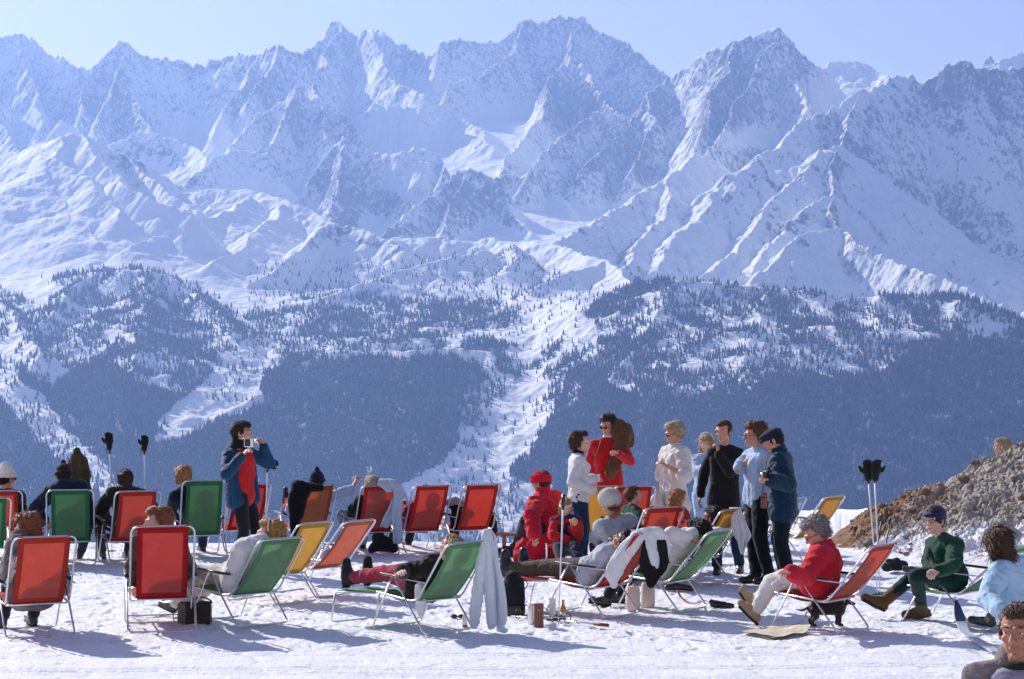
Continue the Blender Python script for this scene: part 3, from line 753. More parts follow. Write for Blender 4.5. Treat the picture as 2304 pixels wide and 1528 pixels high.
def chair(kind, px, py, yaw, rec, label, foot=False, width=.57, backl=.68, scale=1.0, kneel=0):
    """tubular folding lounger; (px,py) = middle of its rear ground bar; yaw>0 turns it to the left"""
    g0 = gnd(px, py)
    ps = math.radians(yaw); c, s_ = math.cos(ps), math.sin(ps)
    # rear bar is at local y=-.30
    loc = Vector((g0.x - s_ * .30, g0.y + c * .30, 0))
    t = root('folding_deck_chair', loc, label, 'deck chair', 'folding tubular deck chairs on the snow terrace', ps)
    t.scale = (scale,) * 3
    LAST_REC[0] = (math.radians(rec), backl)
    w = width / 2; th = math.radians(rec); R_ = .0100
    B = Vector((0, -.17, .29)); F = Vector((0, .36, .345))
    T = B + Vector((0, -backl * math.sin(th), backl * math.cos(th)))
    def pt(x, p): return Vector((x, p.y, p.z))
    mb = MB()
    mb.tube(rounded([pt(-w, F), pt(-w, B), pt(-w, T), pt(w, T), pt(w, B), pt(w, F)], .085, 7), R_, 10)
    mb.tube([pt(-w, F), pt(w, F)], R_ * .9, 8); mb.tube([pt(-w, B) + Vector((0, .01, .0)), pt(w, B) + Vector((0, .01, 0))], R_ * .85, 8)
    mb.build('frame', ALU, t)
    P = Vector((0, .13, .50)); ff = Vector((0, .40, .012)); rf = Vector((0, -.30, .012)); wo = w + .022
    for a, b, nm in ((P, ff, 'leg'), (P + Vector((0, -.035, -.01)), rf, 'leg')):
        m2 = MB(); m2.tube(rounded([pt(-wo, a), pt(-wo, b), pt(wo, b), pt(wo, a)], .05, 5), R_ * .92, 8); m2.build(nm, ALU, t)
    # armrests
    zt = .50
    k = (zt - B.z) / math.cos(th)
    yb = B.y - k * math.sin(th)
    for sx in (-1, 1):
        m3 = MB()
        a = Vector((sx * (wo + .004), .25, .515)); b = Vector((sx * (wo + .004), yb, .475))
        m3.tube([a, b], .012, 8, flat=.5); m3.build('armrest', ALU, t)
        m4 = MB(); m4.tube([a + Vector((0, .02, .012)), a.lerp(b, .75) + Vector((0, 0, .013))], .021, 8, flat=.42)
        o = m4.build('arm_pad', ARM, t)
    # sling: from the top bar down the back and forward over the seat
    cm, hm = sling_mats(kind, SLING[kind])
    fw = w - .055
    path = [T + Vector((0, -.012, .0)), T + Vector((0, 0, .013))]
    n = 12
    for i in range(1, n + 1):
        u = i / n; p = T.lerp(B + Vector((0, .02, .012)), u); sag = math.sin(math.pi * u) * .035
        path.append(p + Vector((0, -math.cos(th) * sag * .7, -math.sin(th) * sag)))
    for i in range(1, 8):
        u = i / 7; p = (B + Vector((0, .02, .012))).lerp(F + Vector((0, 0, .012)), u); path.append(p + Vector((0, 0, -.05 * math.sin(math.pi * u))))
    cols = [-fw, -fw + .05, -fw / 2, 0, fw / 2, fw - .05, fw]
    V = []; Fc = []; mi = []
    for i, p in enumerate(path):
        for j, x in enumerate(cols):
            V.append((x, p.y, p.z + (.0 if j in (0, 6) else -.004)))
    nc = len(cols)
    for i in range(len(path) - 1):
        for j in range(nc - 1):
            Fc.append((i * nc + j, (i + 1) * nc + j, (i + 1) * nc + j + 1, i * nc + j + 1))
            mi.append(1 if (j in (0, nc - 2) or i in (0, 1, 12)) else 0)
    m5 = MB(); m5.v = V; m5.f = Fc; m5.m = mi
    o = m5.build('sling', [cm, hm], t)
    so = o.modifiers.new('thick', 'SOLIDIFY'); so.thickness = .0025; so.offset = 0
    if foot:
        m6 = MB(); G = Vector((0, .98, .30)); H2 = Vector((0, .38, .33))
        m6.tube(rounded([pt(-w, H2), pt(-w, G), pt(w, G), pt(w, H2)], .06, 5), R_ * .9, 8)
        m6.build('footrest_frame', ALU, t)
        m7 = MB(); m7.tube(rounded([pt(-w, G + Vector((0, -.04, 0))), pt(-w, Vector((0, 1.0, .012))), pt(w, Vector((0, 1.0, .012))), pt(w, G + Vector((0, -.04, 0)))], .05, 5), R_ * .85, 8)
        m7.build('leg', ALU, t)
        V = []; Fc = []
        for i in range(6):
            u = i / 5; p = H2.lerp(G, u)
            for j, x in enumerate((-fw, 0, fw)): V.append((x, p.y, p.z + .012 - .02 * math.sin(math.pi * u)))
        for i in range(5):
            for j in range(2): Fc.append((i * 3 + j, i * 3 + j + 1, (i + 1) * 3 + j + 1, (i + 1) * 3 + j))
        m8 = MB(); m8.v = V; m8.f = Fc; m8.m = [0] * len(Fc)
        o = m8.build('footrest_sling', [hm], t); so = o.modifiers.new('thick', 'SOLIDIFY'); so.thickness = .0025
    return t
# ================================================================ the deck chairs
CH = {}
REC = {}
def C(key, *a, **k):
    CH[key] = chair(*a, **k); REC[key] = LAST_REC[0]
C('c1', 'orange', -2, 1271, 10, 22, 'orange-red deck chair cut by the left edge, under the person in the white hat')
C('c1b', 'green', -34, 1292, 20, 26, 'deck chair almost wholly outside the left edge, only its bright tube frame showing')
C('c2', 'green', 158, 1274, 10, 18, 'dark green deck chair in the back row under the person in the pompom beanie')
C('c3', 'orange', 305, 1273, 24, 22, 'orange-red deck chair in the back row under the man in the olive jacket')
C('c4', 'green', 458, 1258, 18, 16, 'tall green deck chair just left of the man filming', backl=.74)
C('c5', 'orange', 92, 1436, 26, 24, 'orange-red deck chair in the front row nearest the left edge')
C('c6', 'crimson', 365, 1424, 13, 18, 'bright red deck chair with footrest under the auburn-haired woman', foot=True, backl=.72)
C('c7', 'lightgreen', 592, 1409, 47, 37, 'pale green deck chair holding the woman with the white headband')
C('c8', 'yellow', 668, 1358, 54, 36, 'empty yellow deck chair between the pale green and the salmon one')
C('c9', 'salmon', 760, 1341, 56, 40, 'empty salmon deck chair right of the yellow one, back tilted far')
C('c10', 'crimson', 557, 1244, 30, 24, 'red deck chair half hidden behind the legs of the man filming')
C('c11', 'rust', 702, 1243, 26, 28, 'rust brown deck chair with a black coat hung over its left side')
C('c12', 'red2', 850, 1250, 24, 24, 'red deck chair with a pale blue sweater over its top corner')
C('c13', 'red', 962, 1247, 27, 26, 'red deck chair in the middle of the back row, plum sleeve at its left')
C('c14', 'red', 1074, 1244, 27, 26, 'red deck chair at the right end of the left back row, black trousers beside it')
C('c15', 'lightgreen', 1010, 1424, 46, 36, 'green deck chair with footrest in the front row, white jacket hung from its corner', foot=True)
C('c16', 'yellow', 1345, 1252, 20, 24, 'yellow deck chair behind the standing woman with the white cup')
C('c17', 'orange', 1422, 1254, 18, 22, 'orange-red deck chair behind the boy in the green sweater')
C('c18', 'orange', 1470, 1318, 34, 30, 'orange-red deck chair directly behind the sunbather with the white sweater over his chair')
C('c19', 'red', 1400, 1388, 54, 38, 'red deck chair with footrest, white sweater and black jacket hung over its back', foot=True)
C('c20', 'lightgreen', 1560, 1374, 58, 40, 'pale green deck chair of the dark-haired person with arms behind the head')
C('c21', 'gold', 1610, 1316, 52, 34, 'golden yellow deck chair with a white towel over its back')
C('c22', 'gold', 1835, 1262, 52, 38, 'empty golden yellow deck chair at the terrace edge above the red coat')
C('c23', 'coral', 1922, 1423, 54, 40, 'salmon red deck chair of the grey-haired woman with the dachshund beneath')
C('c24', 'lightgreen', 2217, 1404, 52, 48, 'green deck chair at the right edge under the woman in the green cardigan')
C('c25', 'blue', 1756, 1282, 56, 32, 'pale blue deck chair mostly hidden behind the man in the flat cap')
# ================================================================ people: one continuous body each, clothes and hair as children
def fuse(mb, voxel, iters=2, fac=.5, disp=None):
    """union of the limbs as ONE closed skin; returns a mesh"""
    me = bpy.data.meshes.new('tmp'); me.from_pydata([tuple(v) for v in mb.v], [], mb.f); me.update()
    o = bpy.data.objects.new('tmp', me); COL.objects.link(o)
    r = o.modifiers.new('r', 'REMESH'); r.mode = 'VOXEL'; r.voxel_size = voxel; r.use_smooth_shade = True
    if iters:
        s = o.modifiers.new('s', 'SMOOTH'); s.iterations = iters; s.factor = fac
    dg = bpy.context.evaluated_depsgraph_get()
    out = bpy.data.meshes.new_from_object(o.evaluated_get(dg))
    bpy.data.objects.remove(o); bpy.data.meshes.remove(me)
    n = len(out.vertices)
    if disp and n:
        co = np.empty(n * 3, np.float32); out.vertices.foreach_get('co', co); co = co.reshape(-1, 3).astype(float)
        no = np.empty(n * 3, np.float32); out.vertices.foreach_get('normal', no); no = no.reshape(-1, 3)
        co = co + no * disp(co, no)[:, None]
        out.vertices.foreach_set('co', co.astype(np.float32).ravel())
    out.polygons.foreach_set('use_smooth', np.ones(len(out.polygons), dtype=bool))
    out.update()
    return out
def n3(c, sc, seed):
    return (vnoise(c[:, 0] * sc + c[:, 2] * sc * .37 + 3.1, c[:, 1] * sc + c[:, 2] * sc * .61 + 7.7, seed) + vnoise(c[:, 2] * sc + c[:, 0] * sc * .45, c[:, 1] * sc * .8 - c[:, 0] * sc * .5 + 1.3, seed + 9)) * .6
def folds(a=.008, sc=9, seed=0, fine=0.0):
    def f(c, n):
        w = c + .03 * np.stack([n3(c, 4, seed + 1), n3(c, 4, seed + 2), n3(c, 4, seed + 6)], -1)
        r = 1 - 2 * np.abs(n3(w * np.array([1, 1, .8]), sc, seed)); r2 = 1 - 2 * np.abs(n3(w * np.array([.8, .8, 1.3]), sc * 2.1, seed + 8))
        d = a * (r * .75 + .4 * np.maximum(r2, 0) + .5 * n3(c, sc * .5, seed + 3))
        if fine: d = d + fine * n3(c, 90, seed + 5)
        return d
    return f
def shag(a=.008, sc=45, seed=0):
    return lambda c, n: a * (n3(c * np.array([1, 1, .45]), sc, seed) + .6 * n3(c * np.array([1, 1, .6]), sc * 2.2, seed + 4))
def headM(c, yaw, pitch=0, roll=0):
    return Matrix.Translation(c) @ Matrix.Rotation(math.radians(yaw), 4, 'Z') @ Matrix.Rotation(math.radians(pitch), 4, 'X') @ Matrix.Rotation(math.radians(roll), 4, 'Y')
def mtf(m, M, k):
    """shapes given in head space -> world"""
    return m
class HB:
    """builder in head space (x right, y forward, z up, metres)"""
    def __init__(s, mb, M, k): s.mb = mb; s.M = M; s.k = k; s.R = M.to_3x3()
    def p(s, v): return s.M @ (Vector(v) * s.k)
    def ball(s, c, r, n=12):
        r = r if isinstance(r, (tuple, list)) else (r,) * 3
        s.mb.ball(s.p(c), tuple(x * s.k for x in r), n, rot=s.R)
    def cone(s, a, b, ra, rb): s.mb.cone(s.p(a), s.p(b), ra * s.k, rb * s.k)
    def tube(s, pts, r, n=8, closed=False, flat=1.0): s.mb.tube([s.p(q) for q in pts], r * s.k, n, closed, flat=flat)
def head_shape(h, male=True):
    h.ball((0, -.014, .032), (.074, .094, .086), 16)
    h.ball((0, .022, -.022), (.060, .066, .082), 14)
    h.cone((-.030, .0, -.052), (0, .052, -.088), .036, .024 if male else .020); h.cone((.030, .0, -.052), (0, .052, -.088), .036, .024 if male else .020)
    h.ball((0, .066, -.089), (.020, .016, .016))
    h.cone((0, .083, .024), (0, .106, -.018), .0085, .0125); h.ball((-.011, .092, -.024), .009); h.ball((.011, .092, -.024), .009)
    for s in (-1, 1):
        h.ball((s * .038, .060, -.016), (.022, .020, .018))
        h.ball((s * .079, -.010, -.004), (.010, .019, .031)); h.ball((s * .076, -.002, -.026), (.009, .010, .012))
        h.cone((s * .012, .086, .032), (s * .048, .070, .033), .012, .011)
        h.ball((s * .031, .067, .014), (.014, .014, .009))
    h.ball((0, .084, -.051), (.022, .011, .006)); h.ball((0, .082, -.061), (.018, .011, .007))
    h.ball((0, .080, -.042), (.020, .010, .010))
def hand_shape(mb, w, d, pn, side, k=1.0, curl=.5, spread=.1):
    d = d.normalized(); pn = (pn - d * pn.dot(d))
    if pn.length < .05: pn = d.orthogonal()
    pn.normalize(); lat = d.cross(pn) * side          # towards the thumb
    kn = w + d * .085 * k
    for q in (-1, -.33, .33, 1):
        mb.cone(w + d * .012 * k + lat * q * .014 * k, kn + lat * q * .030 * k - pn * .002 * k, .0145 * k, .0125 * k, 8)
    for i, L in enumerate((.076, .086, .080, .062)):      # index .. little
        q = 1 - i * .667
        b = kn + lat * q * .030 * k; ang = curl * .5 + .12 * i * curl
        dd = (d + lat * q * spread).normalized()
        a = b
        for seg, (fr, r0, r1) in enumerate(((.45, .0098, .0092), (.31, .0092, .0085), (.24, .0085, .0075))):
            u = dd * math.cos(ang) + pn * math.sin(ang)
            e = a + u * L * fr * k
            mb.cone(a, e, r0 * k, r1 * k, 8); a = e; ang += curl * .85
    b = w + d * .025 * k + lat * .022 * k
    e = b + (d * .55 + lat * .75 + pn * .25).normalized() * .045 * k
    mb.cone(b, e, .015 * k, .0115 * k, 8)
    mb.cone(e, e + (d * .9 + lat * .25 + pn * (.25 + curl * .4)).normalized() * .034 * k, .0112 * k, .009 * k, 8)
def solve(prev, px, py, L, sg):
    """point on the ray of (px,py) lying L from prev; sg -1 = the nearer one, +1 = the farther"""
    o = Vector((0, 0, CAMH)); d = Vector(ray(px, py)).normalized()
    b = (prev - o).dot(d); c2 = (prev - o).length_squared - L * L
    disc = b * b - c2
    t = b if disc <= 0 else b + sg * math.sqrt(disc)
    return o + d * t
def ik(a, b, L1, L2, pole):
    d = b - a; D = min(d.length, (L1 + L2) * .998); u = d.normalized()
    x = (L1 * L1 - L2 * L2 + D * D) / (2 * D); h = math.sqrt(max(L1 * L1 - x * x, 0))
    pl = pole - u * pole.dot(u)
    pl = pl.normalized() if pl.length > 1e-4 else u.orthogonal().normalized()
    return a + u * x + pl * h
def strands(me, hM, k, style, seed, n):
    """locks that stand off the mass of the hair"""
    rg = np.random.RandomState(seed % 9999)
    nv = len(me.vertices)
    if nv == 0: return me
    co = np.empty(nv * 3, np.float32); me.vertices.foreach_get('co', co); co = co.reshape(-1, 3).astype(float)
    no = np.empty(nv * 3, np.float32); me.vertices.foreach_get('normal', no); no = no.reshape(-1, 3).astype(float)
    ids = rg.randint(0, nv, n); R3 = np.array(hM.to_3x3())
    L = dict(short=.022, crew=.010, quiff=.026, bob=.034, puffed=.032, curly=.030, long=.050, wild=.060).get(style, .03) * k * 1.35
    comb = R3 @ (np.array([0, -.75, -.65]) if style not in ('long', 'bob', 'wild') else np.array([0, -.15, -1.0]))
    p = co[ids]; m = no[ids]
    d = comb[None] + rg.randn(n, 3) * (.55 if style == 'curly' else .4 if style == 'wild' else .32)
    d = d - m * (d * m).sum(1, keepdims=True) * .95; d /= np.linalg.norm(d, axis=1, keepdims=True) + 1e-6
    s = np.cross(d, m); s /= np.linalg.norm(s, axis=1, keepdims=True) + 1e-6
    w = rg.uniform(.0018, .0042, n)[:, None] * k; ll = rg.uniform(.6, 1.5, n)[:, None] * L
    a = p - m * .002; b = p + d * ll * .5 + m * .006 * k; c = p + d * ll + m * rg.uniform(-.001, .007 if style not in ('curly', 'wild') else .010, n)[:, None] * k
    V = np.stack([a - s * w, a + s * w, b + s * w * .9, b - s * w * .9, c], 1).reshape(-1, 3)
    bm = bmesh.new(); bm.from_mesh(me)
    vs_ = [bm.verts.new(v) for v in V]
    for i in range(n):
        q = vs_[i * 5:i * 5 + 5]
        f1 = bm.faces.new((q[0], q[1], q[2], q[3])); f2 = bm.faces.new((q[3], q[2], q[4])); f1.smooth = f2.smooth = True
    bm.to_mesh(me); bm.free(); return me
SKIN = mat('sun_tanned_skin', (.60, .30, .20), .5, .35, var=.12, vscale=14)
SKIN_PALE = mat('fair_skin', (.72, .42, .32), .5, .35, var=.10, vscale=14)
for _m in (SKIN, SKIN_PALE):
    _p = _m.node_tree.nodes['Principled BSDF']; _p.inputs['Subsurface Weight'].default_value = .12; _p.inputs['Subsurface Radius'].default_value = (.02, .008, .004)
def cloth(name, c, v=.12, bump=.5, bs=160, rough=.9, sheen=.15): return mat(name, c, rough, .12, bump=bump, bscale=bs, var=v, vscale=7, sheen=sheen)
def hairm(name, c): return mat(name, c, .5, .4, bump=.9, bscale=150, var=.5, vscale=45)
HAIRC = dict(dark=hairm('dark_brown_hair', (.025, .014, .009)), brown=hairm('brown_hair', (.075, .038, .020)), auburn=hairm('auburn_hair', (.26, .10, .035)),
             blond=hairm('blond_hair', (.52, .34, .16)), ginger=hairm('ginger_blond_hair', (.55, .27, .09)), ash=hairm('ash_blond_hair', (.48, .38, .24)), grey=hairm('grey_hair', (.22, .20, .20)), chestnut=hairm('chestnut_hair', (.14, .055, .03)))
DARKG = mat('dark_lens', (.012, .012, .014), .08, .6)
EYEW = mat('eye_white', (.7, .68, .65), .2, .5); IRIS = mat('eye_iris', (.05, .035, .03), .15, .6)
LEATHER = mat('black_boot_leather', (.018, .016, .016), .32, .5, bump=.2, bscale=60)
LACE = mat('boot_laces', (.55, .52, .48), .8)
LIP = mat('lips', (.50, .12, .10), .5, .3)

def hair_shape(h, style):
    if style in ('short', 'crew'):
        e = .004 if style == 'crew' else .010
        h.ball((0, -.036, .040), (.077 + e, .084 + e, .084 + e), 18); h.ball((0, -.062, -.018), (.060, .042, .052))
        h.ball((0, .012, .090), (.058, .060, .032 + e))
        for s in (-1, 1): h.ball((s * .070, -.022, .012), (.014, .030, .036)); h.cone((s * .074, .012, .030), (s * .076, .012, -.005), .009, .006)
    elif style == 'quiff':
        hair_shape(h, 'short'); h.ball((0, .045, .098), (.060, .048, .030)); h.ball((.0, .01, .108), (.064, .06, .028))
    elif style == 'bob':
        h.ball((0, -.046, .044), (.090, .092, .094), 18); h.ball((0, -.070, -.030), (.080, .050, .070))
        h.ball((0, .022, .100), (.064, .060, .030))
        for s in (-1, 1): h.ball((s * .080, -.030, -.012), (.020, .040, .062))
    elif style == 'puffed':
        h.ball((0, -.054, .054), (.094, .094, .100), 18); h.ball((0, -.084, -.010), (.078, .046, .060))
        h.ball((0, .022, .114), (.068, .066, .034))
        for s in (-1, 1): h.ball((s * .078, -.040, .010), (.018, .034, .044))
    elif style == 'curly':
        h.ball((0, -.050, .060), (.096, .092, .096), 18); h.ball((0, -.070, -.014), (.082, .050, .060)); h.ball((0, .018, .114), (.078, .068, .040))
        for s in (-1, 1): h.ball((s * .080, -.038, .012), (.020, .036, .044))
    elif style == 'long':
        h.ball((0, -.026, .044), (.090, .104, .090), 18); h.ball((0, .034, .090), (.060, .058, .030))
        h.cone((0, -.070, .0), (0, -.075, -.110), .062, .058)
        for s in (-1, 1): h.cone((s * .074, -.018, .010), (s * .080, -.020, -.105), .030, .030)
    elif style == 'wild':
        h.ball((0, -.03, .05), (.105, .115, .105), 18); h.cone((0, -.06, .0), (0, -.06, -.09), .082, .066)
        for s in (-1, 1): h.cone((s * .08, -.005, .0), (s * .085, .03, -.10), .034, .018)
def ring(h, z0, z1, ry, rx, r, tilt=0, y0=-.012, n=28, flat=1.0):
    h.tube([(rx * math.cos(a), y0 + ry * math.sin(a), z0 + tilt * math.sin(a)) for a in [2 * math.pi * i / n for i in range(n)]], r, 10, True, flat)

def person(label, name_loc, P, N, yaw, head, arms, legs, k=1.0, hy=None, top=None, bottom=None, shoes=None, hair=('short', 'dark'),
           skin=None, hat=None, glasses=None, extras=(), voxel=.007, male=True, open_front=None, hand=(.5, .5), handdir=(None, None), hipyaw=None, shw=1.0, face=True, toes=(None, None), hk=1.09, collar=None, vest=None, socks=None, lips=False):
    """P pelvis, N base of the neck, both world vectors; yaw = way the chest faces; head=(vector, yaw, pitch, roll);
       arms = {'L':(elbow, wrist), 'R':...} and legs = {'L':(knee or None, ankle)...} in world vectors"""
    skin = skin or SKIN
    kh = k * hk
    ps = math.radians(yaw); R = Vector((math.cos(ps), math.sin(ps), 0)); f = Vector((-math.sin(ps), math.cos(ps), 0))
    spine = (P - N).normalized(); f = (f - spine * f.dot(spine)).normalized(); R = f.cross(-spine).normalized() if f.cross(-spine).dot(R) > 0 else -f.cross(-spine).normalized()
    hps = math.radians(yaw if hipyaw is None else hipyaw); HR = Vector((math.cos(hps), math.sin(hps), 0)); HF = Vector((-math.sin(hps), math.cos(hps), 0))
    sh = {'L': N + spine * .072 * k - R * .172 * k * shw, 'R': N + spine * .072 * k + R * .172 * k * shw}
    hp = {'L': P - HR * .088 * k, 'R': P + HR * .088 * k}
    el = {}; wr = {}; kn = {}; an = {}; toe = {}
    for s in 'LR':
        el[s], wr[s] = arms[s]
        if isinstance(el[s], tuple): el[s] = solve(sh[s], *el[s][:2], .295 * k, el[s][2])
        if isinstance(wr[s], tuple): wr[s] = solve(el[s], *wr[s][:2], .255 * k, wr[s][2])
        if el[s] is None: el[s] = ik(sh[s], wr[s], .295 * k, .255 * k, -f * .6 + Vector((0, 0, -1)))
        kn[s], an[s] = legs[s]
        if isinstance(kn[s], tuple): kn[s] = solve(hp[s], *kn[s][:2], .44 * k, kn[s][2])
        if isinstance(an[s], tuple): an[s] = solve(kn[s], *an[s][:2], .42 * k, an[s][2])
        if kn[s] is None:
            dd = (an[s] - hp[s]).length; kn[s] = ik(hp[s], an[s], min(.46 * k, dd * .512), min(.45 * k, dd * .498), HF + Vector((0, 0, .05)))
        t = toes['LR'.index(s)]
        toe[s] = t.normalized() if t is not None else HF
    hc, hyaw, hpitch, hroll = (tuple(head) + (0, 0, 0))[:4]
    hM = headM(hc, hyaw, hpitch, hroll)
    loc = Vector((P.x, P.y, 0))
    ob = []
    def mk(name, mesh, m, parent):
        for mm in (m if isinstance(m, (list, tuple)) else [m]): mesh.materials.append(mm)
        mesh.transform(Matrix.Translation(-loc))
        o = link(name, mesh, parent); return o
    def torso(mb, g, hem=0.0, hemv=None, wide=1.0, hemr=0.0):
        c = N.lerp(P, .26) + f * .012 * k; w = N.lerp(P, .66) + f * .006 * k
        for s, sx in (('L', -1), ('R', 1)):
            if wide < .8:
                mb.cone(c + R * sx * .05 * k + f * .02 * k, P + HR * sx * .05 * k + Vector((0, 0, -1)) * hem, .085 * k + g, .085 * k + g); continue
            mb.cone(N + spine * .040 * k - f * .01 * k, sh[s], (.050 * k + g), (.058 * k + g)); mb.cone(N + spine * .012 * k, N.lerp(sh[s], .55) + spine * .01 * k, .046 * k + g * .8, .052 * k + g)
            mb.cone(c + R * sx * .080 * k * wide + f * .01 * k, w + R * sx * .058 * k * wide, .088 * k + g, .090 * k + g)
            mb.cone(w + R * sx * .058 * k * wide, P + HR * sx * .074 * k * wide, .090 * k + g, .104 * k + g)
            mb.cone(sh[s], c + R * sx * .07 * k, .060 * k + g, .085 * k + g)
            if not male: mb.ball(c + R * sx * .072 * k + f * .072 * k + spine * .02 * k, .062 * k + g * .6)
            if hem:
                hv = hemv if hemv is not None else Vector((0, 0, -1))
                mb.cone(P + HR * sx * .074 * k * wide, P + HR * sx * (.080 * k + hemr) * wide + hv * hem, .104 * k + g, .100 * k + g + hemr)
        mb.cone(c, P, .10 * k + g, .10 * k + g)
        if hem:
            hv = hemv if hemv is not None else Vector((0, 0, -1)); mb.cone(P, P + hv * hem, .10 * k + g, .10 * k + g + hemr)
    # ---- body, one skin
    mb = MB()
    h = HB(mb, hM, kh); head_shape(h, male)
    nb = hM @ Vector((0, -.02 * kh, -.055 * kh))
    mb.cone(nb, N + spine * .02, .050 * k, .056 * k)
    torso(mb, -.012 * k)
    for s, sd_ in (('L', -1), ('R', 1)):
        mb.cone(sh[s], el[s], .046 * k, .038 * k); mb.cone(el[s], wr[s], .038 * k, .025 * k)
        i = 'LR'.index(s)
        d = handdir[i] if handdir[i] is not None else (wr[s] - el[s])
        pn = Vector((0, 0, -1)) - R * sd_ * .4 + f * .1
        hand_shape(mb, wr[s] + d.normalized() * .004, d, pn, sd_ if True else 1, k, hand[i])
        mb.cone(hp[s], kn[s], .078 * k, .052 * k); mb.cone(kn[s], an[s], .050 * k, .036 * k)
        dn = (an[s] - kn[s]).normalized(); mb.cone(an[s] + dn * .03 * k, an[s] + dn * .045 * k + toe[s] * .12 * k, .034 * k, .026 * k)
    body = mk('person', fuse(mb, voxel, 1, .4), skin, None)
    body.location = loc
    tag(body, label, 'person')
    # ---- clothes
    if bottom:
        bm_, g = bottom[0], bottom[1] if len(bottom) > 1 else .012
        mb = MB()
        for s, sx in (('L', -1), ('R', 1)):
            mb.cone(P + HR * sx * .07 * k, hp[s], .096 * k + g * .3, .086 * k + g * .6)
            mb.cone(hp[s], kn[s], .086 * k + g, .056 * k + g); mb.cone(kn[s], kn[s].lerp(an[s], .93), .056 * k + g, .040 * k + g)
        mb.cone(P + spine * -.08 * k, P, .090 * k + g * .3, .096 * k + g * .3)
        mk('trousers', fuse(mb, .011, 2, .5, folds(.010, 9, hash(label) % 50)), bm_, body)
    if top:
        tm, g = top[0], top[1]
        sl = top[2] if len(top) > 2 else 1.0; hem = top[3] if len(top) > 3 else .06; hemr = top[4] if len(top) > 4 else 0; hv = top[5] if len(top) > 5 else None; nm = top[6] if len(top) > 6 else 'sweater'
        mb = MB(); torso(mb, g, hem * k, hv, hemr=hemr)
        if open_front:
            pass
        for s in 'LR':
            mb.cone(sh[s], el[s], .056 * k + g, .046 * k + g)
            if sl > .5:
                e = el[s].lerp(wr[s], min(1, (sl - .5) * 2) * .97); mb.cone(el[s], e, .046 * k + g, .034 * k + g)
            else:
                pass
        if open_front: sl = .3
        if sl <= .5 and sl < .45:
            mb = MB(); torso(mb, g, hem * k, hv, .72 if open_front else 1.0, hemr)
            if not open_front:
                for s in 'LR': mb.cone(sh[s], sh[s].lerp(el[s], sl * 2), .056 * k + g, .050 * k + g)
        mk(nm, fuse(mb, .011, 3, .5, folds(.0105 + g * .22, 9, (hash(label) + 7) % 60, .0012)), tm, body)
        cu = []
    if vest:
        mb = MB(); torso(mb, vest[1], .03)
        mk('vest', fuse(mb, .011, 2, .5, folds(.004, 9, 3)), vest[0], body)
    if open_front:      # jacket worn open: two side shells that leave the breast free
        jm, g, hem = open_front
        mb = MB()
        c = N.lerp(P, .26); w = N.lerp(P, .66)
        for s, sx in (('L', -1), ('R', 1)):
            hv = Vector((0, 0, -1))
            for b0, xo, rr in ((-.055, .085, .078), (-.01, .118, .066), (.040, .128, .052)):
                o1 = f * b0 * k + R * sx * xo * k
                mb.cone(c + o1, w + o1, rr * k + g, rr * k + g); mb.cone(w + o1, P + o1 * 1.05 + hv * hem, rr * k + g, (rr + .012) * k + g)
            mb.cone(N + spine * .045 * k - f * .035 * k, sh[s], .048 * k + g, .062 * k + g); mb.cone(sh[s], c + R * sx * .125 * k - f * .01, .062 * k + g, .06 * k + g)
            mb.cone(sh[s], el[s], .060 * k + g, .056 * k + g); mb.cone(el[s], el[s].lerp(wr[s], .93), .056 * k + g, .042 * k + g)
        mb.cone(N - f * .05 * k, P - f * .06 * k + Vector((0, 0, -hem)), .085 * k + g, .10 * k + g)
        mk('jacket', fuse(mb, .011, 3, .5, folds(.013, 10, 21)), jm, body)
    if collar:
        mb = MB(); h2 = MB()
        up = (nb - N).normalized(); side = up.cross(f).normalized(); ff = side.cross(up)
        cr, chh, cm = collar[1], collar[2], collar[0]
        c0 = N.lerp(nb, collar[3] if len(collar) > 3 else .35)
        nl = max(2, int(chh / .012))
        for lv in range(nl):
            mb.tube([c0 - up * .012 + up * (lv * chh / (nl - 1)) + (side * math.cos(a) + ff * math.sin(a)) * (cr + (.010 if lv == 0 else 0)) * k for a in [2 * math.pi * i / 20 for i in range(20)]], .013 * k, 8, True)
        mk('collar', fuse(mb, .008, 2, .5), cm, body)
    # ---- shoes
    if shoes:
        sm = shoes[0]; tall = shoes[1] if len(shoes) > 1 else .10; fat = shoes[2] if len(shoes) > 2 else 1.0
        for s in 'LR':
            dn = (an[s] - kn[s]).normalized(); mb = MB()
            t = (toe[s] - dn * toe[s].dot(dn) * .35).normalized()
            up = an[s] - dn * tall
            mb.cone(up, an[s] + dn * .02, .050 * k * fat, .048 * k * fat)
            heel = an[s] + dn * .052 * k - t * .035 * k
            mb.cone(heel, heel + t * .10 * k - dn * .0, .040 * k * fat, .044 * k * fat); mb.cone(heel + t * .06 * k, heel + t * .20 * k + dn * .004, .046 * k * fat, .034 * k * fat)
            mb.cone(an[s], heel + t * .15 * k, .046 * k * fat, .034 * k * fat)
            so = mk('boot' if tall > .05 else 'shoe', fuse(mb, .009, 2, .5), sm, body)
            # sole and laces
            m2 = MB(); lat = dn.cross(t).normalized()
            for a0, a1, r in ((-.045, .06, .036), (.04, .205, .038)):
                m2.tube([heel + dn * .040 * k + t * a0 * k, heel + dn * .040 * k + t * a1 * k], r * k * fat, 10, flat=.35)
            mk('sole', fuse(m2, .008, 1), mat('rubber_sole', (.03, .028, .026), .8), so)
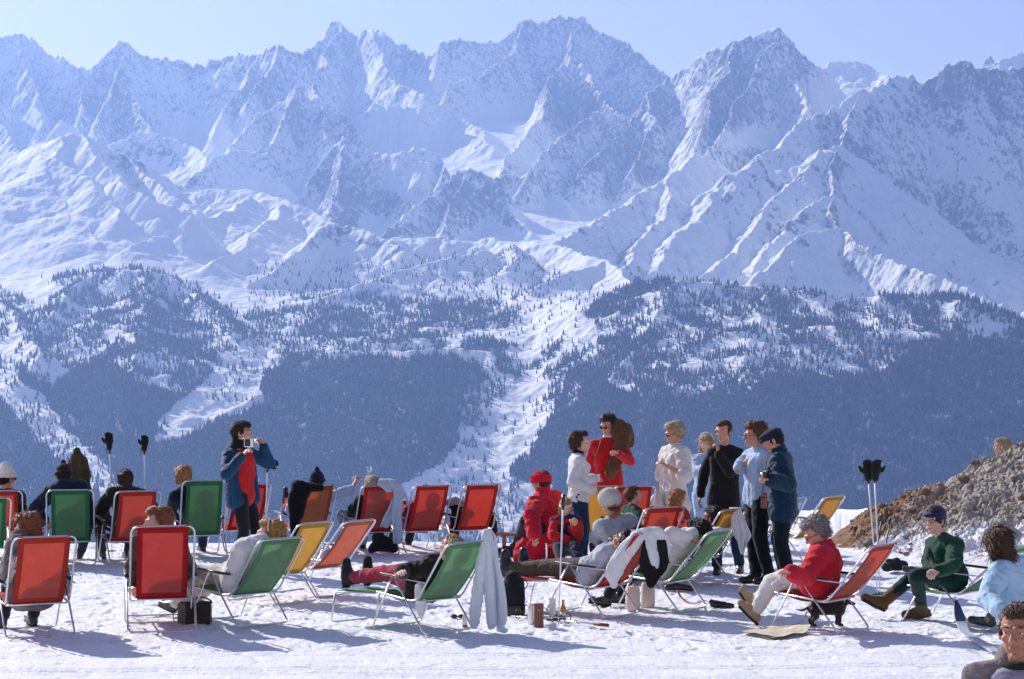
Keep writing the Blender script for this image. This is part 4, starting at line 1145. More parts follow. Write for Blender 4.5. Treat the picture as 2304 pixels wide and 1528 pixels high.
            if len(shoes) > 3:
                m3 = MB()
                for q in range(4):
                    u = q / 3.0; c = (an[s] + t * .048 * k * fat - dn * tall * .55 * (1 - u)).lerp(heel + t * .13 * k - dn * .036 * k, u)
                    m3.tube([c - lat * .026 * k, c + t * .006 + (-dn) * .004, c + lat * .026 * k], .0035, 6)
                mk('laces', _mesh(m3), shoes[3], so)
    if socks:
        for s in 'LR':
            mb = MB(); mb.cone(kn[s].lerp(an[s], socks[1]), an[s], .050 * k, .046 * k); mk('sock', fuse(mb, .010, 1), socks[0], body)
    # ---- hair, hat, face
    if hair:
        mb = MB(); h = HB(mb, hM, kh); hair_shape(h, hair[0])
        if hat and hat[0] in ('fur', 'beanie', 'cap', 'wool'):
            mb = MB(); h = HB(mb, hM, kh); h.ball((0, -.030, .010), (.082, .088, .060), 16); h.ball((0, -.066, -.022), (.064, .040, .040))
        amp = .012 if hair[0] in ('curly', 'wild') else .0055
        hm = fuse(mb, .0065, 2, .5, shag(amp, 30 if amp > .01 else 55, hash(label) % 40))
        mk('hair', strands(hm, hM, kh, hair[0], hash(label), 2600 if voxel < .006 else 1900), HAIRC[hair[1]], body)
    if face:
        for s in (-1, 1):
            m2 = MB(); h = HB(m2, hM, kh); h.ball((s * .031, .0735, .013), (.0115, .008, .0052), 12)
            e = mk('eye', _mesh(m2), EYEW, body)
            m2 = MB(); h = HB(m2, hM, kh); h.ball((s * .031, .0788, .013), (.0058, .0040, .0048), 10); mk('iris', _mesh(m2), IRIS, e)
            m2 = MB(); h = HB(m2, hM, kh); h.tube([(s * .014, .094, .036), (s * .030, .0885, .041), (s * .047, .076, .036)], .0035); mk('eyebrow', _mesh(m2), HAIRC[hair[1]] if hair else HAIRC['dark'], body)
        m2 = MB(); h = HB(m2, hM, kh); h.ball((0, .0895, -.0565), (.020, .0075, .0065), 12); mk('lips', _mesh(m2), LIP if lips else mat('natural_lips', (.42, .16, .13), .5, .3), body)
    if glasses:
        m2 = MB(); h = HB(m2, hM, kh)
        for s in (-1, 1):
            if glasses == 'clear': h.tube([(s * .033 + .023 * math.cos(a), .092 - abs(math.cos(a)) * .003, .011 + .016 * math.sin(a)) for a in [6.283 * i / 16 for i in range(16)]], .0026, 6, True)
            else: h.ball((s * .033, .0915, .011), (.0245, .006, .0175), 14)
        gl = mk('glasses' if glasses == 'clear' else 'sunglasses', _mesh(m2), DARKG, body)
        m2 = MB(); h = HB(m2, hM, kh)
        h.tube([(-.012, .098, .018), (.012, .098, .018)], .0028)
        for s in (-1, 1): h.tube([(s * .056, .088, .018), (s * .078, .06, .016), (s * .086, -.01, .006)], .0028)
        mk('spectacle_frame', _mesh(m2), mat('spectacle_frame', (.03, .02, .015), .3, .5), gl)
    if hat:
        kind, hm_ = hat[0], hat[1]
        mb = MB(); h = HB(mb, hM, kh)
        if kind == 'fur':
            h.ball((0, -.022, .060), (.122, .128, .112), 20); mk('fur_hat', strands(fuse(mb, .008, 1, .5, shag(.003, 40, 4)), hM, kh, 'crew', 5, 5000), hm_, body)
        elif kind == 'beanie':
            h.ball((0, -.018, .052), (.090, .104, .098), 18); ring(h, .028, 0, .100, .087, .018, .008); h.ball((0, -.03, .165), .030); h.ball((0, -.025, .135), .04)
            mk('beanie', fuse(mb, .007, 2, .5, shag(.004, 60, 4)), hm_, body)
        elif kind == 'wool':
            h.ball((0, -.018, .072), (.090, .102, .098), 18); ring(h, .040, 0, .102, .090, .022, .010); h.ball((0, -.04, .150), (.05, .06, .05))
            mk('knitted_hat', fuse(mb, .007, 2, .5, shag(.005, 60, 4)), hm_, body)
        elif kind == 'toque':
            h.ball((0, -.016, .060), (.098, .108, .080), 18); ring(h, .030, 0, .106, .095, .028, .006); ring(h, .070, 0, .100, .090, .026, .004)
            h.ball((0, -.016, .100), (.080, .088, .040)); mk('red_fur_hat', fuse(mb, .007, 2, .5, shag(.004, 50, 4)), hm_, body)
        elif kind == 'cap':
            h.ball((0, -.016, .072), (.096, .112, .052), 18); ring(h, .040, 0, .100, .084, .014, -.004); h.ball((0, .050, .078), (.080, .070, .028)); h.ball((0, -.05, .082), (.088, .070, .040))
            mk('flat_cap', fuse(mb, .007, 3, .5, folds(.003, 20, 3)), hm_, body)
            m2 = MB(); h = HB(m2, hM, kh); V = []
            h.ball((0, .105, .048), (.062, .046, .008), 16); mk('cap_peak', fuse(m2, .005, 1), hm_, body)
        elif kind == 'band':
            for zz in (.030, .045, .060, .075): ring(h, zz + .012, 0, .100 - (zz - .03) * .3, .086 - (zz - .03) * .35, .012, -.004)
            mk('headband', fuse(mb, .006, 2), hm_, body)
        elif kind == 'thinband':
            h.tube([(.100 * math.cos(a), -.020 + .02 * math.sin(a), .050 + .098 * math.sin(a)) for a in [math.pi * i / 16 for i in range(17)]], .010, 8, flat=.6)
            mk('hairband', _mesh(mb), hm_, body)
        elif kind == 'scarf':
            h.ball((0, -.022, .048), (.092, .108, .092), 18); ring(h, .050, 0, .098, .084, .016, .012); h.ball((0, -.075, -.005), (.074, .044, .052)); h.ball((0, -.115, -.03), .032)
            mk('headscarf', fuse(mb, .007, 3, .5, folds(.004, 16, 3)), hm_, body)
        elif kind == 'visor':
            for zz in (.040, .056): ring(h, zz, 0, .098, .086, .012, 0)
            h.ball((0, .100, .040), (.070, .050, .008), 16); mk('sun_visor', fuse(mb, .006, 1), hm_, body)
    return body, dict(sh=sh, el=el, wr=wr, kn=kn, an=an, hM=hM, loc=loc, R=R, f=f)
def _mesh(mb):
    me = bpy.data.meshes.new('m'); me.from_pydata([tuple(v) for v in mb.v], [], mb.f)
    me.polygons.foreach_set('use_smooth', np.ones(len(me.polygons), dtype=bool)); me.update(); return me
def hash(s):      # steady from run to run
    r = 7
    for ch in str(s): r = (r * 31 + ord(ch)) % 1000003
    return r
# ================================================================ the people
BLACK = cloth('black_wool', (.012, .012, .014)); NAVY = cloth('navy_cloth', (.012, .018, .045)); OLIVE = cloth('olive_cloth', (.022, .026, .016)); REDW = cloth('red_wool', (.52, .015, .015))
REDC = cloth('raspberry_red_coat', (.55, .012, .03)); WHITEW = cloth('white_wool', (.74, .73, .72), .05); CREAM = cloth('cream_cloth', (.66, .60, .50), .06); TEAL = cloth('teal_blue_jacket', (.005, .045, .11), rough=.6)
TEALG = cloth('petrol_jacket', (.004, .030, .062), rough=.6); PALEB = cloth('pale_blue_wool', (.42, .55, .72), .05); GREYW = cloth('light_grey_wool', (.46, .48, .53), .08); DGREEN = cloth('bottle_green_knit', (.008, .055, .030)); SPRUCE = cloth('dark_green_stretch', (.006, .035, .028))
RASP = cloth('raspberry_trousers', (.42, .035, .07)); BEIGE = cloth('beige_trousers', (.58, .53, .44)); BROWNC = cloth('brown_suede', (.12, .06, .028)); FURC = cloth('striped_fur', (.16, .13, .13), .6, .9, 60); TAPES = cloth('brown_patterned_tweed', (.10, .06, .045), .7, .6, 80)
SUEDE = cloth('tan_suede_boot', (.15, .085, .03)); LILAC = cloth('lilac_grey_shirt', (.30, .28, .38)); TAUPE = cloth('taupe_cardigan', (.22, .18, .18), .25, .8, 90); BROWNT = cloth('olive_brown_trousers', (.10, .07, .045)); WHITET = cloth('white_trousers', (.70, .68, .62), .05); JEANS = cloth('dark_blue_trousers', (.012, .035, .075)); TANSH = cloth('tan_leather_shoe', (.42, .28, .15))
WHITEFUR = mat('white_fur', (.82, .78, .70), .95, .1, bump=.9, bscale=90, sheen=.4); REDFUR = mat('red_fur', (.60, .02, .04), .95, .1, bump=.9, bscale=90)
INKG = cloth('near_black_green_trousers', (.006, .013, .013))
def D_(gy): return gnd(1152, gy).y
def pt(px, py, gy, dy=0): return at(px, py, D_(gy) + dy)
def cl(key, x, y, z):
    t = CH[key]; c, s = math.cos(t.rotation_euler.z), math.sin(t.rotation_euler.z); k = t.scale[0]
    return Vector((t.location.x + (x * c - y * s) * k, t.location.y + (x * s + y * c) * k, z * k))
def seat(key, y=-.02, z=.45): return cl(key, 0, y, z)
def recl(key, t=.52, off=.15, x=0):
    """a point lying on the backrest: t up its length, off in front of the cloth"""
    th, bl = REC[key]
    return cl(key, x, -.17 - t * math.sin(th) + off * math.cos(th), .29 + t * math.cos(th) + off * math.sin(th))
def foot(px, py, z=.09): g = gnd(px, py); return Vector((g.x, g.y, z))
UP = Vector((0, 0, 1))
def facing(yaw): a = math.radians(yaw); return Vector((-math.sin(a), math.cos(a), 0))
def chair_legs(key, spread=.12, kz=.46, fy=.62, ky=.42):
    """feet on the snow in front of the chair"""
    return {'L': (cl(key, -spread, ky, kz), cl(key, -spread - .02, fy, .09)), 'R': (cl(key, spread, ky, kz), cl(key, spread + .02, fy, .09))}
def headat(N, px, py, k=1.0, sg=1, L=.145): return solve(N, px, py, L * k, sg)

def people():
    W = 1
    # --- back row, left
    N = solve(seat('c1'), 12, 1108, .50, 1)
    person('person in a white knitted hat and dark jacket sitting at the left edge', None, seat('c1'), N, 5, (headat(N, 16, 1078), -40, -5), {'L': ((-28, 1150, -1), (-14, 1180, 1)), 'R': ((47, 1146, -1), (28, 1176, 1))}, chair_legs('c1'), top=(cloth('black_green_jacket', (.012, .02, .018)), .022), bottom=(BLACK,), shoes=(LEATHER,), hair=('short', 'dark'), hat=('wool', WHITEFUR), glasses='sun', male=False)
    N = solve(seat('c2', 0), 145, 1091, .54, 1)
    person('person in a navy jacket and dark pompom beanie leaning forward in the dark green chair', None, seat('c2', 0), N, 5, (headat(N, 143, 1072), 20, -22), {'L': ((80, 1146, 1), (98, 1172, 1)), 'R': ((200, 1146, 1), (196, 1180, 1))}, {'L': (cl('c2', -.17, .40, .46), cl('c2', -.2, .52, .09)), 'R': (cl('c2', .2, .40, .46), foot(182, 1258))}, top=(NAVY, .030, 1, .05), bottom=(NAVY,), shoes=(LEATHER, .12), hair=('short', 'dark'), hat=('beanie', cloth('plum_black_knit', (.03, .014, .02))), collar=(NAVY, .075, .05), shw=1.08)
    N = solve(seat('c3', 0), 285, 1103, .54, 1)
    person('man in an olive black jacket hunched forward, seen from behind', None, seat('c3', 0), N, 25, (headat(N, 281, 1084), 25, -25), {'L': ((226, 1148, 1), (240, 1168, 1)), 'R': ((358, 1160, -1), (352, 1185, 1))}, {'L': ((222, 1172, 1), foot(230, 1258)), 'R': (cl('c3', .12, .42, .46), cl('c3', .12, .6, .09))}, top=(OLIVE, .028, 1, .05), bottom=(BLACK,), shoes=(LEATHER, .12), hair=('short', 'brown'), collar=(OLIVE, .072, .05), shw=1.05)
    N = solve(seat('c4'), 418, 1098, .50, 1)
    person('blond woman in a navy jacket in the tall green chair, seen from behind', None, seat('c4'), N, 25, (headat(N, 410, 1072), 35, -8), {'L': ((384, 1148, 1), (396, 1176, 1)), 'R': ((480, 1150, -1), (478, 1180, 1))}, chair_legs('c4'), top=(NAVY, .022), bottom=(NAVY,), shoes=(LEATHER,), hair=('bob', 'ginger'), male=False)
    # --- front row
    P = seat('c5', .04, .46); N = solve(P, 82, 1222, .50, 1)
    person('woman in a striped grey fur coat looking left from the front orange-red chair', None, P, N, 30, (headat(N, 60, 1194), 72, -14), {'L': ((24, 1288, 1), (30, 1322, 1)), 'R': ((130, 1300, -1), (140, 1320, 1))}, chair_legs('c5'), top=(FURC, .045, 1, .10), bottom=(BLACK,), shoes=(LEATHER,), hair=('curly', 'auburn'), male=False, skin=SKIN_PALE, collar=(FURC, .078, .07))
    P = seat('c6', .02, .47); N = solve(P, 357, 1207, .54, 1)
    person('auburn-haired woman turning her face left above the bright red chair', None, P, N, 20, (headat(N, 352, 1178), 106, -2), {'L': ((298, 1272, 1), (302, 1312, 1)), 'R': ((422, 1272, 1), (424, 1300, 1))}, {'L': (cl('c6', -.12, .45, .48), cl('c6', -.14, .92, .42)), 'R': (cl('c6', .12, .45, .48), cl('c6', .12, .92, .42))}, top=(TAPES, .022), bottom=(BLACK,), shoes=(LEATHER,), toes=(UP * .9 + facing(13) * .4, UP * .9 + facing(13) * .4), hair=('puffed', 'auburn'), male=False, skin=SKIN_PALE)
    P = seat('c7', .0, .45); N = recl('c7', .46, .21, -.04)
    person('ginger-blond woman in a white jacket and white hairband sunning her face', None, P, N, 47, (headat(N, 603, 1206, L=.16), 84, 6), {'L': ((522, 1300, 1), (512, 1282, 1)), 'R': (cl('c7', .24, .0, .56), cl('c7', .18, .24, .52))}, {'L': (cl('c7', -.10, .48, .44), cl('c7', -.12, .88, .12)), 'R': (cl('c7', .10, .48, .44), cl('c7', .1, .88, .12))}, top=(WHITEW, .034, 1, .05), bottom=(BEIGE, .02), shoes=(LEATHER,), hair=('puffed', 'ginger'), hat=('thinband', WHITEW), male=False, skin=SKIN_PALE, glasses=None, collar=(CREAM, .075, .06), lips=True)
    # --- the man filming
    D = D_(1286); Pv = at(548, 1116, D); N = at(535, 1010, D)
    b, J = person('standing man in an open blue jacket and red sweater filming with a cine camera', None, Pv, N, -128, (at(545, 975, D - .02), -98, -4), {'R': ((510, 1066, -1), (545, 1026, -1)), 'L': ((606, 1042, 1), (592, 1003, -1))}, {'R': (None, foot(536, 1288)), 'L': (None, foot(576, 1284))}, top=(REDW, .030, 1, .0), open_front=(TEAL, .013, .05), bottom=(BLACK, .012), shoes=(cloth('olive_boot', (.03, .035, .02)), .14, 1.05), hair=('quiff', 'dark'), collar=(BLACK, .082, .085), hand=(.9, .9), hipyaw=-110)
    globals()['J_FILM'] = J
    # --- back row, middle
    P = seat('c11'); N = recl('c11', .46, .14)
    person('person in a navy cap stretching a bare forearm above the rust brown chair', None, P, N, 26, (recl('c11', .61, .20, .08), -10, -5), {'R': ((790, 1104, 1), (802, 1082, 1)), 'L': (cl('c11', -.22, -.05, .55), cl('c11', -.1, .14, .5))}, {'L': ((668, 1128, 1), (644, 1142, 1)), 'R': ((690, 1128, 1), (648, 1128, 1))}, top=(PALEB, .020, .55), bottom=(cloth('crimson_trousers', (.42, .03, .06)), .014), shoes=(LEATHER, .10, 1.1), toes=(UP, UP), hair=('short', 'dark'), hat=('beanie', NAVY), hand=(.2, .5))
    P = seat('c12'); N = recl('c12', .46, .14)
    person('blond person in pale trousers mostly hidden by the red chair with the pale blue sweater', None, P, N, 20, (recl('c12', .60, .15, -.08), 20, 10), {'L': (cl('c12', -.27, -.12, .6), cl('c12', -.2, .12, .52)), 'R': (cl('c12', .27, -.12, .6), cl('c12', .2, .12, .52))}, {'L': (cl('c12', -.24, .42, .48), foot(808, 1238)), 'R': (cl('c12', .08, .42, .46), cl('c12', .10, .55, .09))}, top=(BLACK, .02), bottom=(cloth('blue_grey_trousers', (.22, .27, .36)), .016), shoes=(LEATHER,), hair=('bob', 'ash'), male=False)
    P = seat('c13'); N = recl('c13', .30, .15)
    person('person in a plum sleeve lying low in the middle red chair, one hand raised', None, P, N, 26, (recl('c13', .44, .17), 26, 20), {'L': ((902, 1158, 1), (905, 1136, 1)), 'R': (cl('c13', .27, -.05, .55), cl('c13', .1, .15, .5))}, chair_legs('c13'), top=(cloth('plum_wool', (.30, .012, .05)), .02), bottom=(BLACK,), shoes=(LEATHER,), hair=('short', 'dark'), hand=(.2, .5))
    P = seat('c15', 0.03, .43); N = recl('c15', .32, .15)
    person('sunbather in raspberry trousers and lace-up sneakers lying on the green footrest chair', None, P, N, 46, (recl('c15', .47, .16), 46, 30), {'L': (cl('c15', -.27, .02, .56), (905, 1286, -1)), 'R': (cl('c15', .28, -.02, .50), cl('c15', .12, .28, .52))}, {'L': (cl('c15', -.10, .46, .50), cl('c15', -.13, .90, .42)), 'R': (cl('c15', .10, .46, .50), cl('c15', .13, .90, .42))}, top=(cloth('black_brown_knit', (.02, .016, .014)), .02, .92), bottom=(RASP, .016), shoes=(cloth('dark_sneaker', (.025, .03, .028)), .03, 1.3, LACE), toes=(UP * .95 - facing(46) * .1, UP * .95 - facing(46) * .1), hair=('short', 'blond'), hand=(.35, .5), skin=SKIN_PALE)
    # --- the group on the right
    D = D_(1262); Pv = at(1238, 1200, D); N = at(1224, 1116, D)
    skirt_v = Vector((-.55, .0, -.6))
    person('person in a raspberry red coat and red fur hat sitting with their back turned', None, Pv, N, 52, (at(1216, 1086, D), 62, -8), {'L': ((1196, 1160, -1), (1202, 1200, -1)), 'R': ((1252, 1160, 1), (1240, 1190, 1))}, {'L': ((1182, 1172, -1), foot(1160, 1250)), 'R': ((1200, 1172, 1), foot(1178, 1242))}, top=(REDC, .050, 1, .34, .05, Vector((-.55, .1, -.75)), 'coat'), bottom=(BLACK,), shoes=(LEATHER,), hair=('short', 'brown'), hat=('toque', REDFUR), collar=(REDC, .085, .09), shw=1.1, male=False)
    D = D_(1264); Pv = at(1302, 1118, D); N = at(1298, 1026, D)
    b, J = person('standing woman in a white sweater with black collar holding a white cup', None, Pv, N, -82, (at(1308, 997, D), -84, 4), {'R': ((1286, 1086, -1), (1334, 1104, -1)), 'L': ((1306, 1082, 1), (1334, 1078, 1))}, {'R': (None, foot(1298, 1268)), 'L': (None, foot(1310, 1264))}, top=(WHITEW, .020, 1, .02), bottom=(JEANS, .022), shoes=(LEATHER,), hair=('puffed', 'brown'), male=False, skin=SKIN_PALE, collar=(BLACK, .060, .045), k=.97, hand=(.7, .7), lips=True)
    globals()['J_CUP'] = J
    D = D_(1226); Pv = at(1370, 1092, D); N = at(1368, 990, D)
    b, J = person('standing man in a red sweater and sunglasses with a brown coat over his shoulder', None, Pv, N, 172, (at(1366, 960, D), 148, -14), {'L': ((1417, 1038, -1), (1392, 1022, -1)), 'R': ((1324, 1044, 1), (1340, 1074, 1))}, {'R': (None, foot(1358, 1228)), 'L': (None, foot(1382, 1228))}, top=(REDW, .018, 1, .03), bottom=(BLACK,), shoes=(LEATHER,), hair=('curly', 'dark'), glasses='sun', collar=(WHITEW, .058, .02), k=1.03, hand=(1.0, .5), shw=1.02)
    globals()['J_RED'] = J
    k = .72; D = D_(1296); Pv = at(1274, 1226, D); N = at(1273, 1164, D)
    b, J = person('girl in a white visor with navy vest and red sleeves eating bread', None, Pv, N, 178, (at(1272, 1143, D - .02), 172, -16), {'R': ((1244, 1206, -1), (1276, 1216, -1)), 'L': ((1302, 1204, -1), (1293, 1180, -1))}, {'R': ((1258, 1232, -1), (1262, 1270, -1)), 'L': ((1292, 1230, -1), (1300, 1266, -1))}, k=k, top=(REDW, .020), vest=(NAVY, .030), bottom=(NAVY, .02), shoes=(LEATHER,), hair=('bob', 'ginger'), hat=('visor', WHITEW), male=False, skin=SKIN_PALE, hand=(.8, .9))
    globals()['J_GIRL'] = J
    D = D_(1304); Pv = at(1396, 1240, D); N = at(1382, 1166, D)
    person('woman in a round white fur hat and light grey sweater seen from behind', None, Pv, N, 25, (at(1370, 1134, D), 30, -4), {'L': ((1345, 1205, 1), (1352, 1228, 1)), 'R': ((1428, 1214, 1), (1410, 1236, 1))}, {'L': ((1352, 1226, 1), (1334, 1262, 1)), 'R': ((1380, 1228, 1), (1362, 1266, 1))}, top=(GREYW, .030, 1, .03), bottom=(JEANS, .02), shoes=(LEATHER,), hair=('short', 'auburn'), hat=('fur', WHITEFUR), male=False, shw=1.05, collar=(cloth('ginger_scarf', (.40, .17, .06)), .068, .03))
    k = .80; D = D_(1288); Pv = at(1420, 1208, D); N = at(1422, 1140, D)
    person('boy in a dark green sweater looking right in front of the orange-red chair', None, Pv, N, -70, (at(1427, 1115, D), -80, 8), {'R': ((1442, 1180, -1), (1452, 1202, -1)), 'L': ((1440, 1175, 1), (1455, 1198, 1))}, {'R': ((1450, 1216, -1), (1456, 1256, -1)), 'L': ((1452, 1212, 1), (1460, 1252, 1))}, k=k, top=(DGREEN, .018), bottom=(NAVY,), shoes=(LEATHER,), hair=('short', 'chestnut'), skin=SKIN_PALE)
    D = D_(1238); Pv = at(1514, 1118, D); N = at(1520, 1010, D)
    b, J = person('standing blond woman in a loose white sweater and sunglasses, one forearm bent', None, Pv, N, 118, (at(1515, 977, D), 108, -14), {'L': ((1541, 1070, -1), (1500, 1048, -1)), 'R': ((1490, 1068, 1), (1482, 1102, -1))}, {'R': (None, foot(1506, 1238)), 'L': (None, foot(1528, 1242))}, top=(cloth('cream_white_sweater', (.72, .68, .62), .05), .044, .56, .12, .03), bottom=(SPRUCE, .02), shoes=(LEATHER,), hair=('puffed', 'ash'), glasses='sun', male=False, collar=(WHITEW, .058, .03), k=1.02, hand=(.8, .8), shw=1.05)
    k = .76; D = D_(1292); Pv = at(1524, 1206, D); N = at(1522, 1146, D)
    person('girl with long light brown hair and red jacket looking right', None, Pv, N, -60, (at(1526, 1120, D), -72, -8), {'R': ((1540, 1180, -1), (1556, 1200, -1)), 'L': ((1545, 1176, 1), (1560, 1196, 1))}, {'R': ((1556, 1216, -1), (1560, 1256, -1)), 'L': ((1556, 1212, 1), (1562, 1252, 1))}, k=k, top=(REDW, .026), bottom=(NAVY,), shoes=(LEATHER,), hair=('long', 'ginger'), male=False, skin=SKIN_PALE, collar=(PALEB, .060, .02))
    D = D_(1228); Pv = at(1590, 1116, D); N = at(1590, 1026, D)
    person('blond woman in a pale blue sweater and white headband behind the man in black', None, Pv, N, 165, (at(1589, 998, D), 150, -4), {'R': ((1568, 1062, -1), (1592, 1052, -1)), 'L': ((1612, 1060, -1), (1600, 1050, -1))}, {'R': (None, foot(1580, 1228)), 'L': (None, foot(1600, 1228))}, top=(PALEB, .022), bottom=(cloth('pale_blue_ski_trousers', (.34, .50, .68), .06), .03), shoes=(LEATHER,), hair=('long', 'blond'), hat=('thinband', WHITEW), male=False, skin=SKIN_PALE, k=.95)
    D = D_(1290); Pv = at(1628, 1122, D); N = at(1634, 1006, D)
    b, J = person('standing man in a black cardigan resting his chin on his fist', None, Pv, N, 166, (at(1627, 972, D - .03), 148, -10), {'R': ((1585, 1062, 1), (1576, 1114, -1)), 'L': ((1642, 1062, -1), (1616, 1022, -1))}, {'R': (None, foot(1614, 1292)), 'L': (None, foot(1664, 1288))}, top=(cloth('charcoal_black_cardigan', (.016, .014, .015)), .012, 1, .07, 0, None, 'cardigan'), bottom=(JEANS, .018), shoes=(LEATHER, .13, 1.05), hair=('crew', 'brown'), k=1.0, hand=(1.1, .5), handdir=(Vector((-.05, .15, 1)), None), shw=.86)
    D = D_(1306); Pv = at(1704, 1122, D); N = at(1706, 1012, D)
    person('standing woman with curly brown hair and spectacles, hand at her throat', None, Pv, N, 112, (at(1696, 981, D), 96, -6), {'R': ((1660, 1056, -1), (1704, 1020, -1)), 'L': ((1738, 1082, 1), (1722, 1136, -1))}, {'R': (None, foot(1702, 1312)), 'L': (None, foot(1730, 1314))}, top=(PALEB, .020, .42, .04), bottom=(INKG, .022), shoes=(LEATHER, .13, 1.1, cloth('red_laces', (.6, .03, .02))), toes=(facing(100), facing(88)), hair=('curly', 'chestnut'), glasses='clear', male=False, hand=(.8, .6), k=1.02, lips=True)
    D = D_(1318) ; Pv = at(1763, 1136, D); N = at(1756, 1022, D)
    b, J = person('standing man in a petrol blue jacket and flat cap bent over a small camera', None, Pv, N, 74, (at(1739, 992, D), 82, -24), {'L': ((1772, 1090, -1), (1734, 1080, -1)), 'R': ((1752, 1084, 1), (1730, 1072, 1))}, {'L': (None, foot(1776, 1322)), 'R': (None, foot(1764, 1310))}, top=(TEALG, .038, 1, .08, .01, None, 'jacket'), bottom=(INKG, .026), shoes=(LEATHER, .12), hair=('crew', 'dark'), hat=('cap', cloth('navy_flat_cap', (.010, .018, .035))), collar=(TEALG, .075, .06), k=1.0, hand=(1.0, 1.0), shw=1.02)
    globals()['J_CAP'] = J
    # --- sunbathers of the middle
    P = seat('c19', .04, .44); N = recl('c19', .30, .15)
    b, J = person('sunbather in a grey sweater and black ski boots lying on the red footrest chair', None, P, N, 54, (recl('c19', .42, .15), 54, 40), {'L': ((1372, 1262, 1), (1424, 1206, -1)), 'R': (cl('c19', .26, -.16, .62), (1470, 1204, -1))}, {'L': (cl('c19', -.10, .48, .44), cl('c19', -.13, .95, .40)), 'R': (cl('c19', .10, .48, .44), cl('c19', .15, .93, .40))}, top=(GREYW, .026), bottom=(BROWNT, .022), shoes=(LEATHER, .13, 1.35, LACE), toes=(UP, UP), hair=('short', 'dark'), hand=(.4, .5), handdir=(Vector((.8, .1, -.1)), Vector((-.6, .2, .3))))
    P = seat('c20', .02, .44); N = recl('c20', .46, .20, -.03)
    person('dark curly-haired person in a white sweater with arms folded behind the head', None, P, N, 58, (solve(N, 1566, 1204, .15, 1), 52, 4), {'L': ((1508, 1200, -1), (1548, 1208, 1)), 'R': ((1618, 1202, 1), (1588, 1200, 1))}, {'L': (cl('c20', -.12, .42, .44), cl('c20', -.14, .60, .09)), 'R': (cl('c20', .12, .42, .44), cl('c20', .14, .60, .09))}, top=(WHITEW, .018, 1, .05), bottom=(BLACK,), shoes=(LEATHER, .10), hair=('curly', 'dark'), collar=(cloth('leaf_green_knit', (.16, .36, .03)), .062, .03), hand=(.6, .6))
    P = seat('c18'); N = recl('c18', .28, .15)
    person('sunbather with black ski boots and grey socks stretched out behind the grey sweater', None, P, N, 40, (recl('c18', .42, .16), 40, 30), {'L': (cl('c18', -.28, -.05, .5), cl('c18', -.2, .15, .5)), 'R': (cl('c18', .28, -.05, .5), cl('c18', .2, .15, .5))}, {'L': ((1388, 1252, 1), (1312, 1262, 1)), 'R': ((1400, 1246, 1), (1346, 1256, 1))}, top=(NAVY, .02), bottom=(JEANS, .018), shoes=(LEATHER, .11, 1.15, LACE), toes=(UP + Vector((-.3, 0, 0)), UP + Vector((-.2, 0, 0))), socks=(GREYW, .6), hair=('short', 'dark'))
    P = seat('c21'); N = recl('c21', .28, .16)
    person('dark-clothed person low in the golden yellow chair behind the white towel', None, P, N, 50, (recl('c21', .42, .18), 60, 0), {'L': (cl('c21', -.28, -.02, .5), cl('c21', -.2, .15, .5)), 'R': (cl('c21', .28, -.02, .5), cl('c21', .2, .15, .5))}, chair_legs('c21'), top=(cloth('rust_brown_jacket', (.16, .05, .02)), .02), bottom=(BLACK,), shoes=(LEATHER, .1), hair=('short', 'dark'))
    # --- right
    P = cl('c23', 0, .02, .50); N = at(1862, 1244, P.y + .04)
    person('grey-haired woman in a red coat bent over her reading in the salmon red chair', None, P, N, 62, (solve(N, 1836, 1202, .20, 1), 92, -34), {'L': ((1812, 1300, -1), (1780, 1290, -1)), 'R': ((1815, 1290, 1), (1778, 1294, 1))}, {'L': (cl('c23', -.10, .50, .42), cl('c23', -.20, .60, .16)), 'R': (cl('c23', .10, .50, .44), cl('c23', .02, .72, .22))}, top=(REDC, .034, 1, .08, .02, facing(62) * .5 + Vector((0, 0, -.6)), 'coat'), bottom=(WHITET, .02), shoes=(TANSH, .03, 1.05), toes=(facing(70) * .6 + UP * .75, facing(75) * .5 + UP * .85), hair=('curly', 'grey'), male=False, collar=(REDC, .078, .06), glasses='clear', shw=1.08)
    D = cl('c24', 0, 0, .4).y; Pv = cl('c24', -.04, .04, .45); N = at(2122, 1210, Pv.y - .02)
    person('woman in a green cardigan, navy headscarf and tan suede boots', None, Pv, N, 112, (solve(N, 2101, 1172, .17, -1), 140, -4), {'L': ((2146, 1272, -1), (2112, 1284, -1)), 'R': ((2090, 1264, 1), (2104, 1282, -1))}, {'L': ((2060, 1296, -1), foot(2074, 1394)), 'R': ((2052, 1300, 1), (1988, 1354, -1))}, top=(DGREEN, .020, 1, .04, 0, None, 'cardigan'), bottom=(SPRUCE, .010), shoes=(SUEDE, .15, 1.25), toes=(facing(95), facing(95) * .8 + UP * .25), hair=('short', 'brown'), hat=('scarf', cloth('navy_silk_scarf', (.016, .022, .085), rough=.5)), glasses='clear', male=False, skin=SKIN_PALE, hand=(.9, .9), lips=True)
    D = D_(1445); Pv = at(2292, 1376, D); N = at(2274, 1262, D)
    person('dark-haired person in a pale blue jacket turned away at the right edge', None, Pv, N, 40, (at(2242, 1226, D), 50, -22), {'L': ((2222, 1345, -1), (2252, 1372, -1)), 'R': ((2345, 1340, 1), (2340, 1380, 1))}, {'L': ((2250, 1372, 1), foot(2225, 1420)), 'R': ((2300, 1370, 1), foot(2290, 1415))}, top=(cloth('ice_blue_jacket', (.40, .58, .74), .05), .036, 1, .06), bottom=(BLACK,), shoes=(LEATHER,), hair=('wild', 'brown'), collar=(cloth('ice_blue_jacket', (.40, .58, .74), .05), .072, .04), shw=1.1)
    D = 9.0; Pv = at(2294, 1716, D); N = at(2292, 1490, D)
